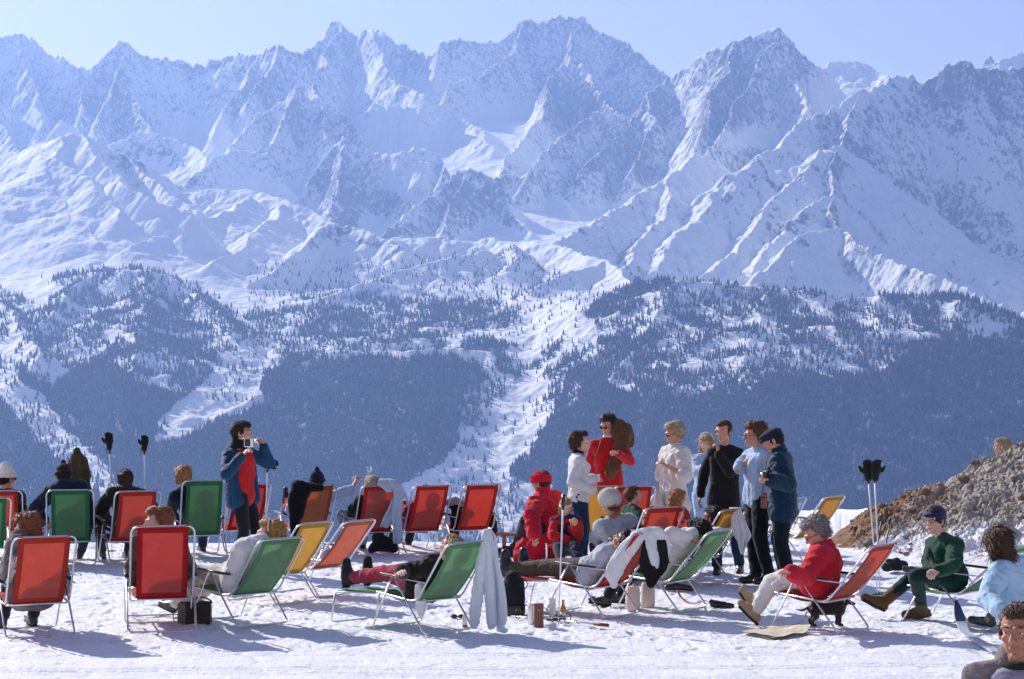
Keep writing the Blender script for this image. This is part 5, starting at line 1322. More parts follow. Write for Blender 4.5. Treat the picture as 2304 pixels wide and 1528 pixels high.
    b, J = person('close man with short brown hair in a taupe cardigan cut by the lower right corner', None, Pv, N, 168, (at(2290, 1424, D - .03), 152, -4), {'R': (at(2190, 1630, D), at(2225, 1720, D - .2)), 'L': (at(2396, 1630, D), at(2360, 1720, D - .2))}, {'R': (Vector((Pv.x - .12, D - .42, .50)), Vector((Pv.x - .12, D - .45, .09))), 'L': (Vector((Pv.x + .12, D - .42, .50)), Vector((Pv.x + .12, D - .45, .09)))}, top=(LILAC, .008), open_front=(TAUPE, .006, .10), bottom=(BLACK,), shoes=(LEATHER,), hair=('crew', 'brown'), hk=1.0, voxel=.004, skin=mat('deep_tan_skin', (.42, .20, .13), .5, .3, var=.15, vscale=18), collar=(cloth('dark_green_trim', (.02, .03, .02)), .066, .012, .05))
    globals()['J_NEAR'] = J
    D = 31.0; N = at(2258, 1030, D)
    person('fair-haired person only whose head shows above the crest of the bank', None, N - Vector((0, 0, .52)), N, 60, (at(2253, 1006, D), 75, 0), {'L': (N + Vector((-.1, -.22, -.25)), N + Vector((-.3, -.25, -.4))), 'R': (N + Vector((.2, .1, -.28)), N + Vector((.1, .2, -.5)))}, {'L': (None, N + Vector((-.05, -.1, -1.4))), 'R': (None, N + Vector((.08, .05, -1.4)))}, top=(NAVY, .02), bottom=(BLACK,), shoes=(LEATHER,), hair=('bob', 'ash'), male=False)
people()
# ================================================================ clothes hung on chairs, bags, poles and small things
def lump(name, label, cat, chains, D, m, voxel=.011, fold=.010, sc=11, parent=None, iters=2, flat=None, drape=.022):
    """soft garment: chains of (px, py, depth offset, radius in photo pixels)"""
    mb = MB(); s = FPX / D
    for ch in chains:
        P3 = [(at(a, b, D + c), r / s) for a, b, c, r in ch]
        for (p, r), (q, t) in zip(P3[:-1], P3[1:]): mb.cone(p, q, r, t)
    me = fuse(mb, voxel, iters, .5, folds(fold, sc, hash(label) % 50, .001)); me.materials.append(m)
    if flat:
        n = len(me.vertices); co = np.empty(n * 3, np.float32); me.vertices.foreach_get('co', co); co = co.reshape(-1, 3)
        co[:, 1] = D + (co[:, 1] - D) * flat + drape * (1 - 2 * np.abs(n3(co.astype(float) * np.array([1, .2, .16]), 13, 4))) + drape * .5 * n3(co.astype(float) * np.array([1, .2, .3]), 5, 9); me.vertices.foreach_set('co', co.ravel()); me.update()
    n = len(me.vertices); co = np.empty(n * 3, np.float32); me.vertices.foreach_get('co', co); co = co.reshape(-1, 3)
    c = Vector((float(co[:, 0].mean()), float(co[:, 1].mean()), float(co[:, 2].min())))
    me.transform(Matrix.Translation(-c)); o = link(name, me, parent); o.location = c
    if parent is None: tag(o, label, cat)
    return o
def sheet(name, label, cat, rows, D, m, thick=.014, fold=.02, nf=5, lean=0.0, ncol=22, sub=6, parent=None):
    """hanging cloth: rows of (y, x left, x right, depth offset) with real folds and thickness"""
    R = []
    for a, b in zip(rows[:-1], rows[1:]):
        for i in range(sub):
            t = i / sub; R.append([a[j] * (1 - t) + b[j] * t for j in range(4)])
    R.append(list(rows[-1])); V = []; n = len(R)
    ph = (hash(label) % 60) / 10
    for i, (y, xl, xr, dd) in enumerate(R):
        v = i / (n - 1)
        for j in range(ncol):
            u = j / (ncol - 1); x = xl + (xr - xl) * u
            w = fold * (.25 + v) * math.sin(u * nf * 6.28 * .5 + ph + v * 1.3) + fold * .6 * float(vnoise(np.array(u * 4 + ph), np.array(v * 3.0), 7))
            V.append(at(x + 2.0 * math.sin(v * 9 + j), y + 1.5 * math.sin(u * 7 + ph) * v, D + dd + w))
    c = sum(V, Vector()) / len(V); c.z = min(p.z for p in V)
    P = np.array([list(p - c) for p in V]).reshape(n, ncol, 3)
    o = cloth_grid(name, P, m, parent, thick, 1)
    if parent is not None: o.location = c - parent.location
    else: o.location = c; tag(o, label, cat)
    return o
def top_of(key, x=0): return recl(key, REC[key][1], .0, x)
def pole(px0, py0, px1, gy, label, glove=None, shaft=None, grip=True, r=.009, group=None, cat='ski pole'):
    g = gnd(px1, gy); D = g.y; top = at(px0, py0, D)
    t = root('ski_pole', (g.x, g.y, 0), label, cat, group)
    L = top - g
    def rel(u): return L * u
    mb = MB(); mb.tube([rel(-.02) + Vector((0, 0, -.03)), rel(.92)], [r * .6, r], 8); mb.build('shaft', shaft or mat('white_painted_shaft', (.75, .75, .78), .35, .4), t)
    mb = MB(); a = L.normalized(); u = a.orthogonal().normalized(); w = a.cross(u)
    rc = rel(0) + a * .07
    ringp = [rc + (u * math.cos(q) + w * math.sin(q)) * .055 for q in [2 * math.pi * i / 18 for i in range(18)]]
    mb.tube(ringp, .005, 6, True)
    for q in range(4): mb.tube([rc + a * .01, ringp[int(q * 4.5)]], .003, 5)
    mb.build('basket', LEATHER, t)
    mb = MB(); mb.tube([rel(.88), rel(.92), rel(1.0)], [.014, .016, .017], 10); mb.build('grip', LEATHER, t)
    mb = MB(); mb.tube([rel(.99), rel(.97) + Vector((-.04, 0, -.03)), rel(.93) + Vector((-.05, .01, -.07)), rel(.93) + Vector((-.01, 0, -.03))], .004, 6); mb.build('wrist_strap', LEATHER, t)
    return t, top
def glove(p, label, side=1, tilt=0.0, k=1.0):
    mb = MB(); up = Vector((math.sin(tilt), 0, math.cos(tilt))); lat = Vector((math.cos(tilt), 0, -math.sin(tilt)))
    mb.cone(p - up * .03 * k, p + up * .05 * k, .042 * k, .045 * k); 
    for q in (-1, 1): mb.cone(p + up * .04 * k + lat * q * .018 * k, p + up * .10 * k + lat * q * .026 * k, .036 * k, .034 * k)
    kn = p + up * .11 * k
    for i, L in enumerate((.066, .075, .068, .05)):
        b = kn + lat * side * (.036 - i * .024) * k
        d = (up + lat * side * (.10 - .12 * i) + Vector((0, -.25, 0))).normalized()
        mb.cone(b, b + d * L * .6 * k, .0165 * k, .016 * k); mb.cone(b + d * L * .6 * k, b + d * L * k + Vector((0, -.02, -.004)) * k, .016 * k, .014 * k)
    b = p + up * .04 * k + lat * side * .035 * k
    mb.cone(b, b + (up * .5 + lat * side).normalized() * .045 * k, .020 * k, .018 * k); mb.cone(b + (up * .5 + lat * side).normalized() * .045 * k, b + (up * 1.1 + lat * side * 1.0).normalized() * .09 * k, .018 * k, .015 * k)
    me = fuse(mb, .007, 2, .5, folds(.003, 30, 5)); me.materials.append(cloth('black_glove_leather', (.012, .012, .012), rough=.55))
    c = Vector((p.x, p.y, p.z - .05 * k)); me.transform(Matrix.Translation(-c)); o = link('glove', me); o.location = c; tag(o, label, 'glove')
    return o
def camp_stool(px, gy, h, label, m):
    g = gnd(px, gy); t = root('camp_stool', (g.x, g.y, 0), label, 'stool', 'low camp stools under the group')
    for s in (-1, 1):
        mb = MB(); mb.tube(rounded([(s * .15, -.15, h), (s * .15, .15, .012), (-s * 0 + s * .15, .15, .012)], .02), .010, 8)
        mb.tube([(s * .15, .15, h), (s * .15, -.15, .012)], .010, 8); mb.build('leg', ALU, t)
    mb = MB(); mb.tube([(-.15, -.15, .012), (.15, -.15, .012)], .010, 8); mb.tube([(-.15, .15, .012), (.15, .15, .012)], .010, 8); mb.build('foot_rail', ALU, t)
    P = np.array([[(x, y, h - .03 * (1 - (y / .16) ** 2)) for x in (-.17, -.06, .06, .17)] for y in (-.16, -.1, -.04, .04, .1, .16)])
    cloth_grid('seat', P, m, t, .004)
    return t
def props():
    SHD = 1
    # ---- garments on chairs
    T = top_of('c11', -.24); D = T.y
    lump('black_coat', 'black coat hung over the left side of the rust brown chair', 'coat', [[(664, 1090, -.04, 8), (700, 1096, -.03, 10), (722, 1098, 0, 7)], [(668, 1094, -.05, 12), (662, 1125, -.05, 14), (664, 1160, -.04, 13), (664, 1190, -.04, 11), (664, 1202, -.04, 9)], [(690, 1098, -.05, 13), (678, 1120, -.05, 13), (672, 1160, -.04, 10)], [(668, 1084, -.06, 4), (690, 1090, -.06, 6)]], D, cloth('dense_black_coat', (.006, .006, .007)))
    T = top_of('c12', .1); D = T.y - .03
    PBW = cloth('pale_grey_blue_wool', (.38, .46, .58), .06)
    pb = sheet('pale_blue_sweater', 'pale grey-blue sweater laid over the top corner of a red chair, sleeves hanging', 'sweater', [(1078, 852, 874, .05), (1083, 848, 892, -.01), (1090, 850, 903, -.03), (1098, 860, 904, -.03), (1106, 872, 898, -.03)], D - .03, PBW, .03, .012, 4)
    def pbs(rows): sheet('sleeve', 's', '', rows, D - .05, PBW, .03, .012, 3, parent=pb)
    pbs([(1096, 885, 906, 0), (1130, 885, 906, .01), (1165, 883, 904, .02), (1200, 884, 902, .02), (1224, 887, 900, .02)])
    pbs([(1120, 882, 898, .06), (1150, 872, 892, .07), (1176, 858, 884, .08), (1186, 856, 872, .08)])
    D = cl('c14', -.3, 0, .4).y
    lump('black_trousers', 'black trousers with blue-grey waist hung between two red chairs', 'trousers', [[(1018, 1132, 0, 13), (1034, 1136, 0, 10)], [(1028, 1138, -.03, 12), (1025, 1165, -.03, 12), (1022, 1195, -.02, 11), (1022, 1214, -.02, 9)]], D, cloth('dense_black_coat', (.006, .006, .007)))
    lump('folded_jacket', 'blue-grey folded jacket over the arm of a red chair above black trousers', 'jacket', [[(1010, 1130, -.06, 9), (1024, 1127, -.07, 9), (1038, 1133, -.06, 8)]], D, cloth('blue_grey_trousers', (.22, .27, .36)), fold=.006)
    lump('dark_jacket', 'black jacket hanging at the right side of the last red chair in the row', 'jacket', [[(1100, 1152, 0, 8), (1106, 1175, 0, 12), (1108, 1195, 0, 11), (1112, 1215, 0, 6)], [(1098, 1160, .05, 9), (1094, 1185, .05, 9)]], cl('c14', .3, 0, .4).y, cloth('dense_black_coat', (.006, .006, .007)))
    T = top_of('c15', .24); D = T.y
    WJ = cloth('white_quilted_jacket', (.66, .70, .74), .05, rough=.8)
    wj = sheet('white_jacket', 'long white jacket hung from the green front chair down to the snow', 'jacket', [(1194, 1089, 1103, .03), (1204, 1085, 1112, 0), (1226, 1087, 1118, -.02), (1262, 1089, 1122, -.03), (1305, 1091, 1131, -.03), (1350, 1091, 1137, -.03), (1390, 1095, 1139, -.03), (1404, 1098, 1137, -.02)], D - .02, WJ, .034, .034, 3)
    def part_of(parent, name, chains, m, fold, sc, flat, drape=.02):
        q = lump(name, name, '', chains, D, m, fold=fold, sc=sc, parent=parent, flat=flat, drape=drape); q.location = q.location - parent.location
    part_of(wj, 'sleeve', [[(1092, 1216, -.05, 8), (1083, 1262, -.08, 10), (1077, 1320, -.09, 11), (1070, 1372, -.09, 12), (1067, 1406, -.08, 8)]], WJ, .014, 15, .7)
    part_of(wj, 'sleeve', [[(1112, 1380, -.04, 9), (1106, 1408, -.04, 8)], [(1128, 1385, .0, 9), (1125, 1414, .0, 8), (1138, 1420, .0, 4)]], WJ, .012, 15, .8)
    part_of(wj, 'hood', [[(1090, 1198, .02, 7), (1100, 1200, .0, 8), (1108, 1214, -.02, 9)]], WJ, .012, 16, .8)
    D = cl('c15', -.30, .15, .5).y - .10
    lump('white_scarf', 'white scarf knotted over the armrest of the green front chair', 'scarf', [[(944, 1316, 0, 6), (948, 1330, 0, 8), (948, 1360, 0, 9), (946, 1380, 0, 7)], [(938, 1320, .02, 5), (940, 1350, .02, 6), (940, 1368, .02, 5)], [(952, 1318, 0, 4), (953, 1350, 0, 5)]], D, WHITEW, voxel=.008, fold=.006, sc=18)
    T = top_of('c19', 0); D = T.y - .05
    lump('white_sweater', 'white sweater thrown over the back of the sunbather chair, sleeve dangling', 'sweater', [
        [(1430, 1206, .02, 10), (1452, 1200, 0, 12), (1480, 1200, 0, 12), (1494, 1212, .02, 10)],
        [(1436, 1212, -.02, 15), (1412, 1235, -.04, 17), (1392, 1266, -.06, 17), (1380, 1298, -.06, 14), (1382, 1318, -.05, 6)],
        [(1404, 1250, -.02, 14), (1386, 1272, -.05, 15), (1368, 1292, -.06, 9)],
        [(1462, 1206, -.03, 13), (1468, 1235, -.06, 12), (1474, 1262, -.07, 9), (1476, 1273, -.07, 6)],
        [(1488, 1210, 0, 12), (1498, 1228, 0, 8), (1503, 1242, 0, 5)]], D, cloth('heavy_white_knit', (.74, .74, .74), .04), fold=.013, sc=12, flat=.65, drape=.010)
    sheet('black_jacket', 'black quilted jacket hanging under the white sweater on the same chair', 'jacket', [(1214, 1446, 1496, 0), (1240, 1440, 1504, -.01), (1262, 1438, 1507, -.01), (1284, 1443, 1498, -.01), (1306, 1453, 1480, -.02), (1322, 1461, 1467, -.02)], D - .02, cloth('black_quilted', (.010, .010, .009), rough=.6), .03, .015, 4)
    T = top_of('c21', .1); D = T.y - .03
    sheet('white_towel', 'white towel hung over the golden yellow chair in a point', 'towel', [(1142, 1640, 1664, .06), (1147, 1640, 1668, -.01), (1180, 1646, 1682, -.03), (1205, 1652, 1690, -.03), (1222, 1660, 1678, -.03), (1246, 1668, 1673, -.03)], D, cloth('white_terry', (.70, .68, .70), .06, .8, 120), .010, .02, 5)
    D = D_(1256)
    lump('olive_brown_coat', 'olive brown coat hung over upright ski poles behind the pompom beanie', 'coat', [[(172, 1016, 0, 6), (176, 1040, 0, 17), (178, 1070, 0, 22), (182, 1105, 0, 20), (186, 1150, 0, 18)], [(171, 1018, .0, 5), (163, 1045, .02, 7), (159, 1085, .03, 8)], [(176, 1018, .0, 5), (188, 1045, -.04, 8), (194, 1100, -.04, 7)]], D, cloth('olive_brown_velvet', (.075, .062, .028), .3), fold=.026, sc=8, flat=.6)
    pole(173, 1016, 176, 1256, 'ski pole holding up the olive brown coat')
    # coat on the shoulder of the man in red
    L = J_RED['sh']['L']; D = L.y
    lump('brown_coat', 'brown suede coat slung over the left shoulder of the man in red', 'coat', [[(1394, 958, -.02, 13), (1404, 974, -.06, 18), (1398, 1002, -.15, 15), (1386, 1034, -.24, 11), (1374, 1066, -.26, 11)], [(1408, 966, .0, 13), (1418, 985, .0, 9), (1418, 1000, -.02, 6)], [(1384, 950, .0, 6), (1392, 980, -.10, 12)], [(1394, 1010, -.22, 8), (1390, 1040, -.25, 8), (1384, 1056, -.25, 7)]], D, BROWNC, fold=.024, sc=12, flat=.7)
    # ---- poles
    GP = 'ski poles stuck upright in the snow'
    pole(247, 990, 252, 1252, 'thin white ski pole under the left glove above the olive jacket man', group=GP); glove(at(246, 1002, gnd(252, 1252).y), 'black glove on a ski pole, fingers closed, farther left of the two', -1, -.05, .92)
    pole(325, 992, 327, 1250, 'white ski pole under the glove with spread thumb, left of the blond woman', group=GP); glove(at(325, 1006, gnd(327, 1250).y), 'black glove with its thumb spread on the ski pole left of the blond woman', -1, .05, .85)
    pole(1952, 1052, 1976, 1352, 'left pole of the tall pair beside the bank', group=GP); pole(1967, 1050, 1981, 1350, 'right pole of the tall pair beside the bank', group=GP)
    D = gnd(1976, 1352).y
    glove(at(1953, 1070, D), 'left one of two black gloves topping the pair of poles by the bank', -1, -.05, .9); glove(at(1970, 1070, D - .05), 'right one of two black gloves topping the pair of poles by the bank', 1, .05, .9)
    pole(1268, 1112, 1256, 1402, 'ski pole with dark grip standing before the girl with the visor', group=GP)
    pole(603, 1036, 594, 1262, 'ski pole right behind the man filming', group=GP); glove(at(604, 1048, gnd(594, 1262).y), 'dark glove on the pole behind the man filming', 1, 1.2, .7)
    pole(1984, 1156, 1972, 1262, 'short dark ski pole leaning on the brown end of the bank', shaft=LEATHER, group=GP); pole(2004, 1164, 1986, 1264, 'second dark ski pole leaning right of the short one', shaft=LEATHER, group=GP)
    # lying poles
    def lying(a, b, z, label, gm):
        p, q = gnd(*a), gnd(*b); p.z = q.z = z; c = (p + q) / 2; t = root('ski_pole', (c.x, c.y, 0), label, 'ski pole')
        mb = MB(); mb.tube([p - Vector((c.x, c.y, 0)), q - Vector((c.x, c.y, 0))], .008, 8); mb.build('shaft', ALU, t)
        d = (q - p).normalized(); mb = MB(); e = q - Vector((c.x, c.y, 0)); mb.tube([e - d * .02, e + d * .06, e + d * .15], [.013, .017, .015], 10); mb.build('grip', gm, t)
        mb = MB(); r0 = p - Vector((c.x, c.y, 0)) + d * .08; u = Vector((0, 0, 1)); w = d.cross(u)
        mb.tube([r0 + (u * math.cos(k) + w * math.sin(k)) * .05 + Vector((0, 0, .03)) for k in [6.283 * i / 16 for i in range(16)]], .005, 6, True); mb.build('basket', LEATHER, t)
    lying((1262, 1406), (1340, 1414), .04, 'ski pole with a red-brown grip lying right of the amber bottle', mat('red_brown_grip', (.22, .04, .03), .5))
    lying((1150, 1394), (1236, 1400), .03, 'ski pole lying behind the brown flask', LEATHER)
    # ---- bags and small things
    g = gnd(1156, 1384); t = root('backpack', (g.x, g.y, 0), 'dark canvas backpack with leather base standing right of the white jacket', 'backpack')
    mb = MB(); mb.cone((0, 0, .16), (0, 0, .30), .105, .10); mb.cone((0, 0, .28), (-.01, 0, .36), .10, .075); mb.ball((0, -.06, .22), (.075, .055, .09)); mb.box((0, 0, .16), (.20, .16, .2))
    o = link('pack_body', fuse(mb, .010, 3, .5, folds(.008, 12, 5)), t); o.data.materials.append(cloth('black_canvas', (.014, .017, .018)))
    mb = MB(); mb.lathe([(.10, .0), (.112, .02), (.112, .09), (.106, .10)], (0, 0, 0), 20); mb.build('leather_base', mat('brown_leather_base', (.06, .045, .035), .6, .3, var=.2), t)
    mb = MB(); mb.tube([(.05, -.02, .38), (.09, -.03, .36), (.14, -.05, .31), (.11, -.05, .26)], .010, 8, flat=.5); mb.build('shoulder_strap', LEATHER, t)
    mb = MB(); mb.tube([(-.06, .0, .40), (0, -.02, .43), (.05, .0, .40)], .008, 8); mb.build('handle', LEATHER, t)
    g = gnd(1212, 1413); t = root('leather_flask_case', (g.x, g.y, 0), 'brown leather flask case standing on the snow before the backpack', 'flask case')
    BL = mat('saddle_brown_leather', (.17, .06, .032), .4, .4, var=.2, vscale=20, bump=.2, bscale=80)
    mb = MB(); mb.lathe([(.044, 0), (.047, .01), (.046, .20), (.048, .205), (.048, .225), (.035, .228)], (0, 0, 0), 22); mb.build('case_body', BL, t, autosmooth=40)
    mb = MB(); mb.tube([(.048, 0, .19), (.09, .0, .16), (.11, .01, .08), (.15, .02, .03)], .004, 6); mb.build('strap', BL, t)
    mb = MB(); mb.lathe([(.010, 0), (.010, .006)], (0, -.047, .17), 12); mb.build('snap', ALU, t)
    g = gnd(1196, 1408); mb = MB(); mb.lathe([(.030, 0), (.034, .005), (.036, .20), (.033, .203), (.031, .03)], (0, 0, 0), 20); o = mb.build('metal_beaker', mat('frosted_metal', (.72, .72, .74), .3, .5, metal=.6), None, autosmooth=40); o.location = (g.x, g.y, 0); tag(o, 'tall pale metal beaker just left of the brown flask case', 'beaker')
    g = gnd(1243, 1392); t = root('stacked_paper_cups', (g.x, g.y, 0), 'stack of white paper cups between the flask case and the amber bottle', 'cup stack')
    PAPER = mat('waxed_paper', (.72, .72, .70), .5, .3)
    for i in range(3):
        mb = MB(); z = i * .052; mb.lathe([(.026, z), (.034, z + .085), (.036, z + .088), (.032, z + .086), (.024, z + .01)], (0, 0, 0), 18); mb.build('cup', PAPER, t, autosmooth=40)
    g = gnd(1267, 1397); t = root('beer_bottle', (g.x, g.y, 0), 'amber glass beer bottle with a pale label on the snow', 'bottle')
    AMB = mat('amber_glass', (.50, .20, .012), .08, .6); mb = MB()
    mb.lathe([(.026, 0), (.030, .006), (.030, .105), (.027, .125), (.014, .150), (.012, .185), (.014, .19), (.014, .2)], (0, 0, 0), 22); mb.build('glass', AMB, t, autosmooth=50)
    mb = MB(); mb.lathe([(.0306, .03), (.0306, .085)], (0, 0, 0), 22); mb.build('bottle_label', PAPER, t)
    g = gnd(1046, 1411); t = root('glass_bottle', (g.x, g.y, 0), 'small clear bottle with a red foot below the white jacket', 'bottle')
    mb = MB(); mb.lathe([(.024, .02), (.025, .09), (.012, .12), (.012, .14)], (0, 0, 0), 18); mb.build('glass', mat('pale_glass', (.7, .72, .74), .1, .6), t); mb = MB(); mb.lathe([(.025, 0), (.0255, .02)], (0, 0, 0), 18); mb.build('base', mat('red_plastic', (.35, .03, .02), .4), t)
    g = gnd(1030, 1392); t = root('snow_goggles', (g.x, g.y, 0), 'small brown goggles lying on the snow under the green front chair', 'goggles')
    mb = MB(); mb.ball((-.035, 0, .022), (.034, .02, .02)); mb.ball((.035, 0, .022), (.034, .02, .02)); mb.build('lens', DARKG, t); mb = MB(); mb.tube([(-.065, 0, .02), (-.05, .06, .012), (.05, .07, .012), (.065, 0, .02)], .007, 6); mb.build('strap', mat('brown_elastic', (.14, .05, .03), .8), t)
    # handbag
    g = gnd(440, 1402); t = root('handbag', (g.x, g.y, 0), 'dark olive tote bag with papers standing right of the bright red chair', 'bag')
    OL = cloth('dark_olive_canvas', (.040, .036, .024), .25); mb = MB()
    mb.box((.03, 0, .10), (.22, .12, .20)); o = link('bag_body', fuse(mb, .010, 4, .5, folds(.007, 14, 3)), t); o.data.materials.append(OL)
    mb = MB(); mb.box((-.11, .0, .10), (.10, .11, .19)); o = link('side_pocket', fuse(mb, .010, 4, .5, folds(.007, 14, 4)), t); o.data.materials.append(cloth('grey_brown_lining', (.16, .13, .12), .2))
    mb = MB(); mb.tube([(-.05, -.03, .20), (.0, -.04, .24), (.08, -.04, .25), (.15, -.03, .215), (.16, -.03, .19)], .012, 8, flat=.6); mb.build('handle', OL, t)
    mb = MB(); mb.tube([(-.16, 0, .16), (-.21, -.01, .09), (-.20, -.03, .02), (-.15, -.04, .02), (-.12, -.05, .06)], .008, 6, flat=.6); mb.build('strap', mat('brown_elastic', (.14, .05, .03), .8), t)
    mb = MB(); mb.ball((-.06, 0, .22), (.06, .03, .03)); mb.ball((.0, .01, .225), (.05, .03, .025)); o = link('crumpled_paper', fuse(mb, .008, 1, .5, folds(.012, 30, 6)), t); o.data.materials.append(mat('crumpled_paper', (.62, .54, .46), .8))
    D = D_(1246)
    lump('duffel_bag', 'black duffel bag slumped under the red chair with the pale blue sweater', 'bag', [[(836, 1236, 0, 8), (856, 1222, 0, 18), (874, 1226, 0, 16), (884, 1232, 0, 12)], [(846, 1210, .05, 10), (856, 1205, .05, 9)]], D, cloth('black_canvas', (.014, .017, .018)))
    # white canister bags
    for (px, gy, h, lb) in ((1424, 1374, .24, 'left one of two pinkish white canister bags under the red footrest chair'), (1458, 1366, .25, 'right one of two pinkish white canister bags under the red footrest chair')):
        g = gnd(px, gy); t = root('canister_bag', (g.x, g.y, 0), lb, 'bag')
        mb = MB(); mb.lathe([(.060, 0), (.070, .015), (.072, h * .5), (.068, h - .02), (.060, h), (.052, h + .003)], (0, 0, 0), 24)
        o = mb.build('canister', cloth('pinkish_white_vinyl', (.70, .55, .50), .06, .2), t, autosmooth=40)
        mb = MB(); mb.tube([(-.05, 0, h), (-.03, 0, h + .04), (.03, 0, h + .04), (.05, 0, h)], .005, 6); mb.build('handle', mat('saddle_brown_leather', (.17, .06, .032)), t)
    D = D_(1368)
    lump('black_gloves', 'pair of black gloves dropped on the snow right of the pale green chair', 'gloves', [[(1600, 1354, 0, 5), (1612, 1360, 0, 8), (1632, 1363, 0, 8), (1646, 1364, 0, 6)], [(1602, 1362, 0, 4), (1622, 1366, 0, 5)]], D, LEATHER, voxel=.008, fold=.006, sc=20)
    D = D_(1300)
    lump('black_shoes', 'black shoes on the snow beneath the pale green chair', 'shoes', [[(1500, 1322, 0, 6), (1520, 1320, 0, 8), (1535, 1321, 0, 7), (1556, 1324, 0, 6)]], D_(1332), LEATHER, voxel=.009, fold=.004)
    p = [gnd(1524, 1328, .08), gnd(1530, 1342, .03), gnd(1545, 1354, .012), gnd(1562, 1358, .012), gnd(1588, 1351, .012)]
    c = p[2].copy(); c.z = 0; mb = MB(); mb.tube(rounded([q - c for q in p], .05), .014, 8, flat=.25); o = mb.build('leather_strap', mat('red_brown_leather_strap', (.20, .05, .035), .4, .4)); o.location = c; tag(o, 'red-brown leather strap curling on the snow under the pale green chair', 'strap')
    # newspaper
    NP = mat('newsprint', (.60, .55, .44), .85, .1, var=.18, vscale=24)
    V = []; corners = [gnd(1672, 1428), gnd(1740, 1442), gnd(1822, 1430), gnd(1752, 1417)]
    for lay in range(3):
        G = []
        for i in range(12):
            for j in range(14):
                u, v = i / 11, j / 13
                q = corners[0] * (1 - u) * (1 - v) + corners[1] * u * (1 - v) + corners[2] * u * v + corners[3] * (1 - u) * v
                z = .012 + lay * .012 + .014 * float(vnoise(np.array(u * 3 + lay * 5), np.array(v * 3.), 3 + lay)) + (.07 * max(0, v - .82) / .18 * u if lay == 2 else 0)
                G.append((q.x + .02 * lay * (u - .5), q.y, max(z, .006 + lay * .008)))
        V.append(G)
    c = sum(corners, Vector()) / 4; t = root('newspaper', (c.x, c.y, 0), 'open newspaper lying on the snow in front of the grey-haired woman', 'newspaper')
    for G in V: cloth_grid('page', np.array([[G[i * 14 + j][0] - c.x, G[i * 14 + j][1] - c.y, G[i * 14 + j][2]] for i in range(12) for j in range(14)]).reshape(12, 14, 3), NP, t, .002, 1)
    # ski with a turned-up tip
    a, b = gnd(2172, 1432), gnd(2262, 1490); d = (b - a).normalized(); w = Vector((0, 0, 1)).cross(d); mid = a.copy(); mid.z = 0
    V = []; F = []; n = 26
    for i in range(n):
        u = i / (n - 1); s = -.42 + u * 1.9
        z = .03 + (max(0, -.0 - s) ** 1.6) * .95; wid = .040 if s > -.05 else .040 + .006 * math.sin(max(0, (-.05 - s)) * 8) - max(0, -s - .30) * .25
        p = d * s; 
        for q in (-1, 1):
            for hh in (0, .014): V.append(p + w * q * max(wid, .006) + Vector((0, 0, z + hh)))
    for i in range(n - 1):
        o_ = i * 4; p_ = o_ + 4
        F += [(o_, p_, p_ + 2, o_ + 2), (o_ + 1, o_ + 3, p_ + 3, p_ + 1), (o_, o_ + 1, p_ + 1, p_), (o_ + 2, p_ + 2, p_ + 3, o_ + 3)]
    F += [(0, 2, 3, 1), tuple((n - 1) * 4 + k for k in (0, 1, 3, 2))]
    mb = MB(); mb.add(V, F); mb.m = [0 if i < (n - 1) * 4 * .93 and i > 9 else 1 for i in range(len(F))]
    o = mb.build('ski', [mat('pale_ski_base', (.52, .54, .60), .3, .5, var=.3, vscale=12), mat('dark_blue_ski_tip', (.03, .05, .12), .3, .5)], None, autosmooth=30); o.location = mid; tag(o, 'ski with a dark upturned tip left of the close man', 'ski')
    # gear heap by the bank
    D = D_(1290)
    lump('rucksack', 'dark rucksack lying on the snow at the foot of the bank', 'rucksack', [[(1992, 1276, 0, 7), (2012, 1272, .1, 9), (2034, 1272, .1, 8)], [(2000, 1266, .1, 6), (2018, 1262, .1, 5)]], D, cloth('dusty_black_canvas', (.03, .028, .032), .4), fold=.02, sc=14)
    lump('lying_jacket', 'dark jacket dropped beside the rucksack at the foot of the bank', 'jacket', [[(2036, 1280, -.1, 5), (2056, 1282, -.1, 6), (2072, 1284, -.1, 4)]], D, cloth('grey_plum_cloth', (.10, .08, .10), .4), fold=.02, sc=14)
    lump('ski_boots', 'pair of black ski boots on the snow left of the red fur hat person', 'boots', [[(1122, 1240, 0, 6), (1136, 1246, 0, 7), (1150, 1246, 0, 6)], [(1136, 1236, .1, 6), (1144, 1246, .1, 6), (1160, 1246, .1, 5)]], D_(1254), LEATHER, fold=.008, sc=20)
    # wooden bench
    g = gnd(1196, 1246); t = root('wooden_bench', (g.x, g.y, 0), 'low pale wooden bench under the raspberry coat', 'bench')
    WD = mat('pale_wood', (.48, .27, .11), .6, .2, var=.2, vscale=9)
    mb = MB(); mb.box((0, 0, .26), (.92, .26, .03)); mb.build('seat', WD, t, smooth=False, bevel=.004)
    for x in (-.36, .36):
        for y in (-.09, .09): mb = MB(); mb.box((x, y, .122), (.05, .05, .244)); mb.build('leg', WD, t, smooth=False, bevel=.004)
    # stools
    RS = sling_mats('crimson', SLING['crimson'])[1]
    camp_stool(1258, 1282, .30, 'red camp stool under the girl with the visor', RS); camp_stool(1402, 1298, .22, 'camp stool hidden beneath the woman in the white fur hat', RS)
    camp_stool(1424, 1282, .26, 'camp stool beneath the boy in the dark green sweater', RS); camp_stool(1522, 1286, .26, 'camp stool beneath the girl in the red jacket', RS)
    camp_stool(2292, 1436, .28, 'camp stool beneath the person in the pale blue jacket', RS)
    P = Vector((J_NEAR['loc'].x, J_NEAR['loc'].y, 0)); t = camp_stool(1152, 1400, .42, 'stool beneath the close man at the lower right corner', RS); t.location = P
    # ---- things in hands
    w1 = J_FILM['wr']['R']; w2 = J_FILM['wr']['L']; D = w1.y - .05
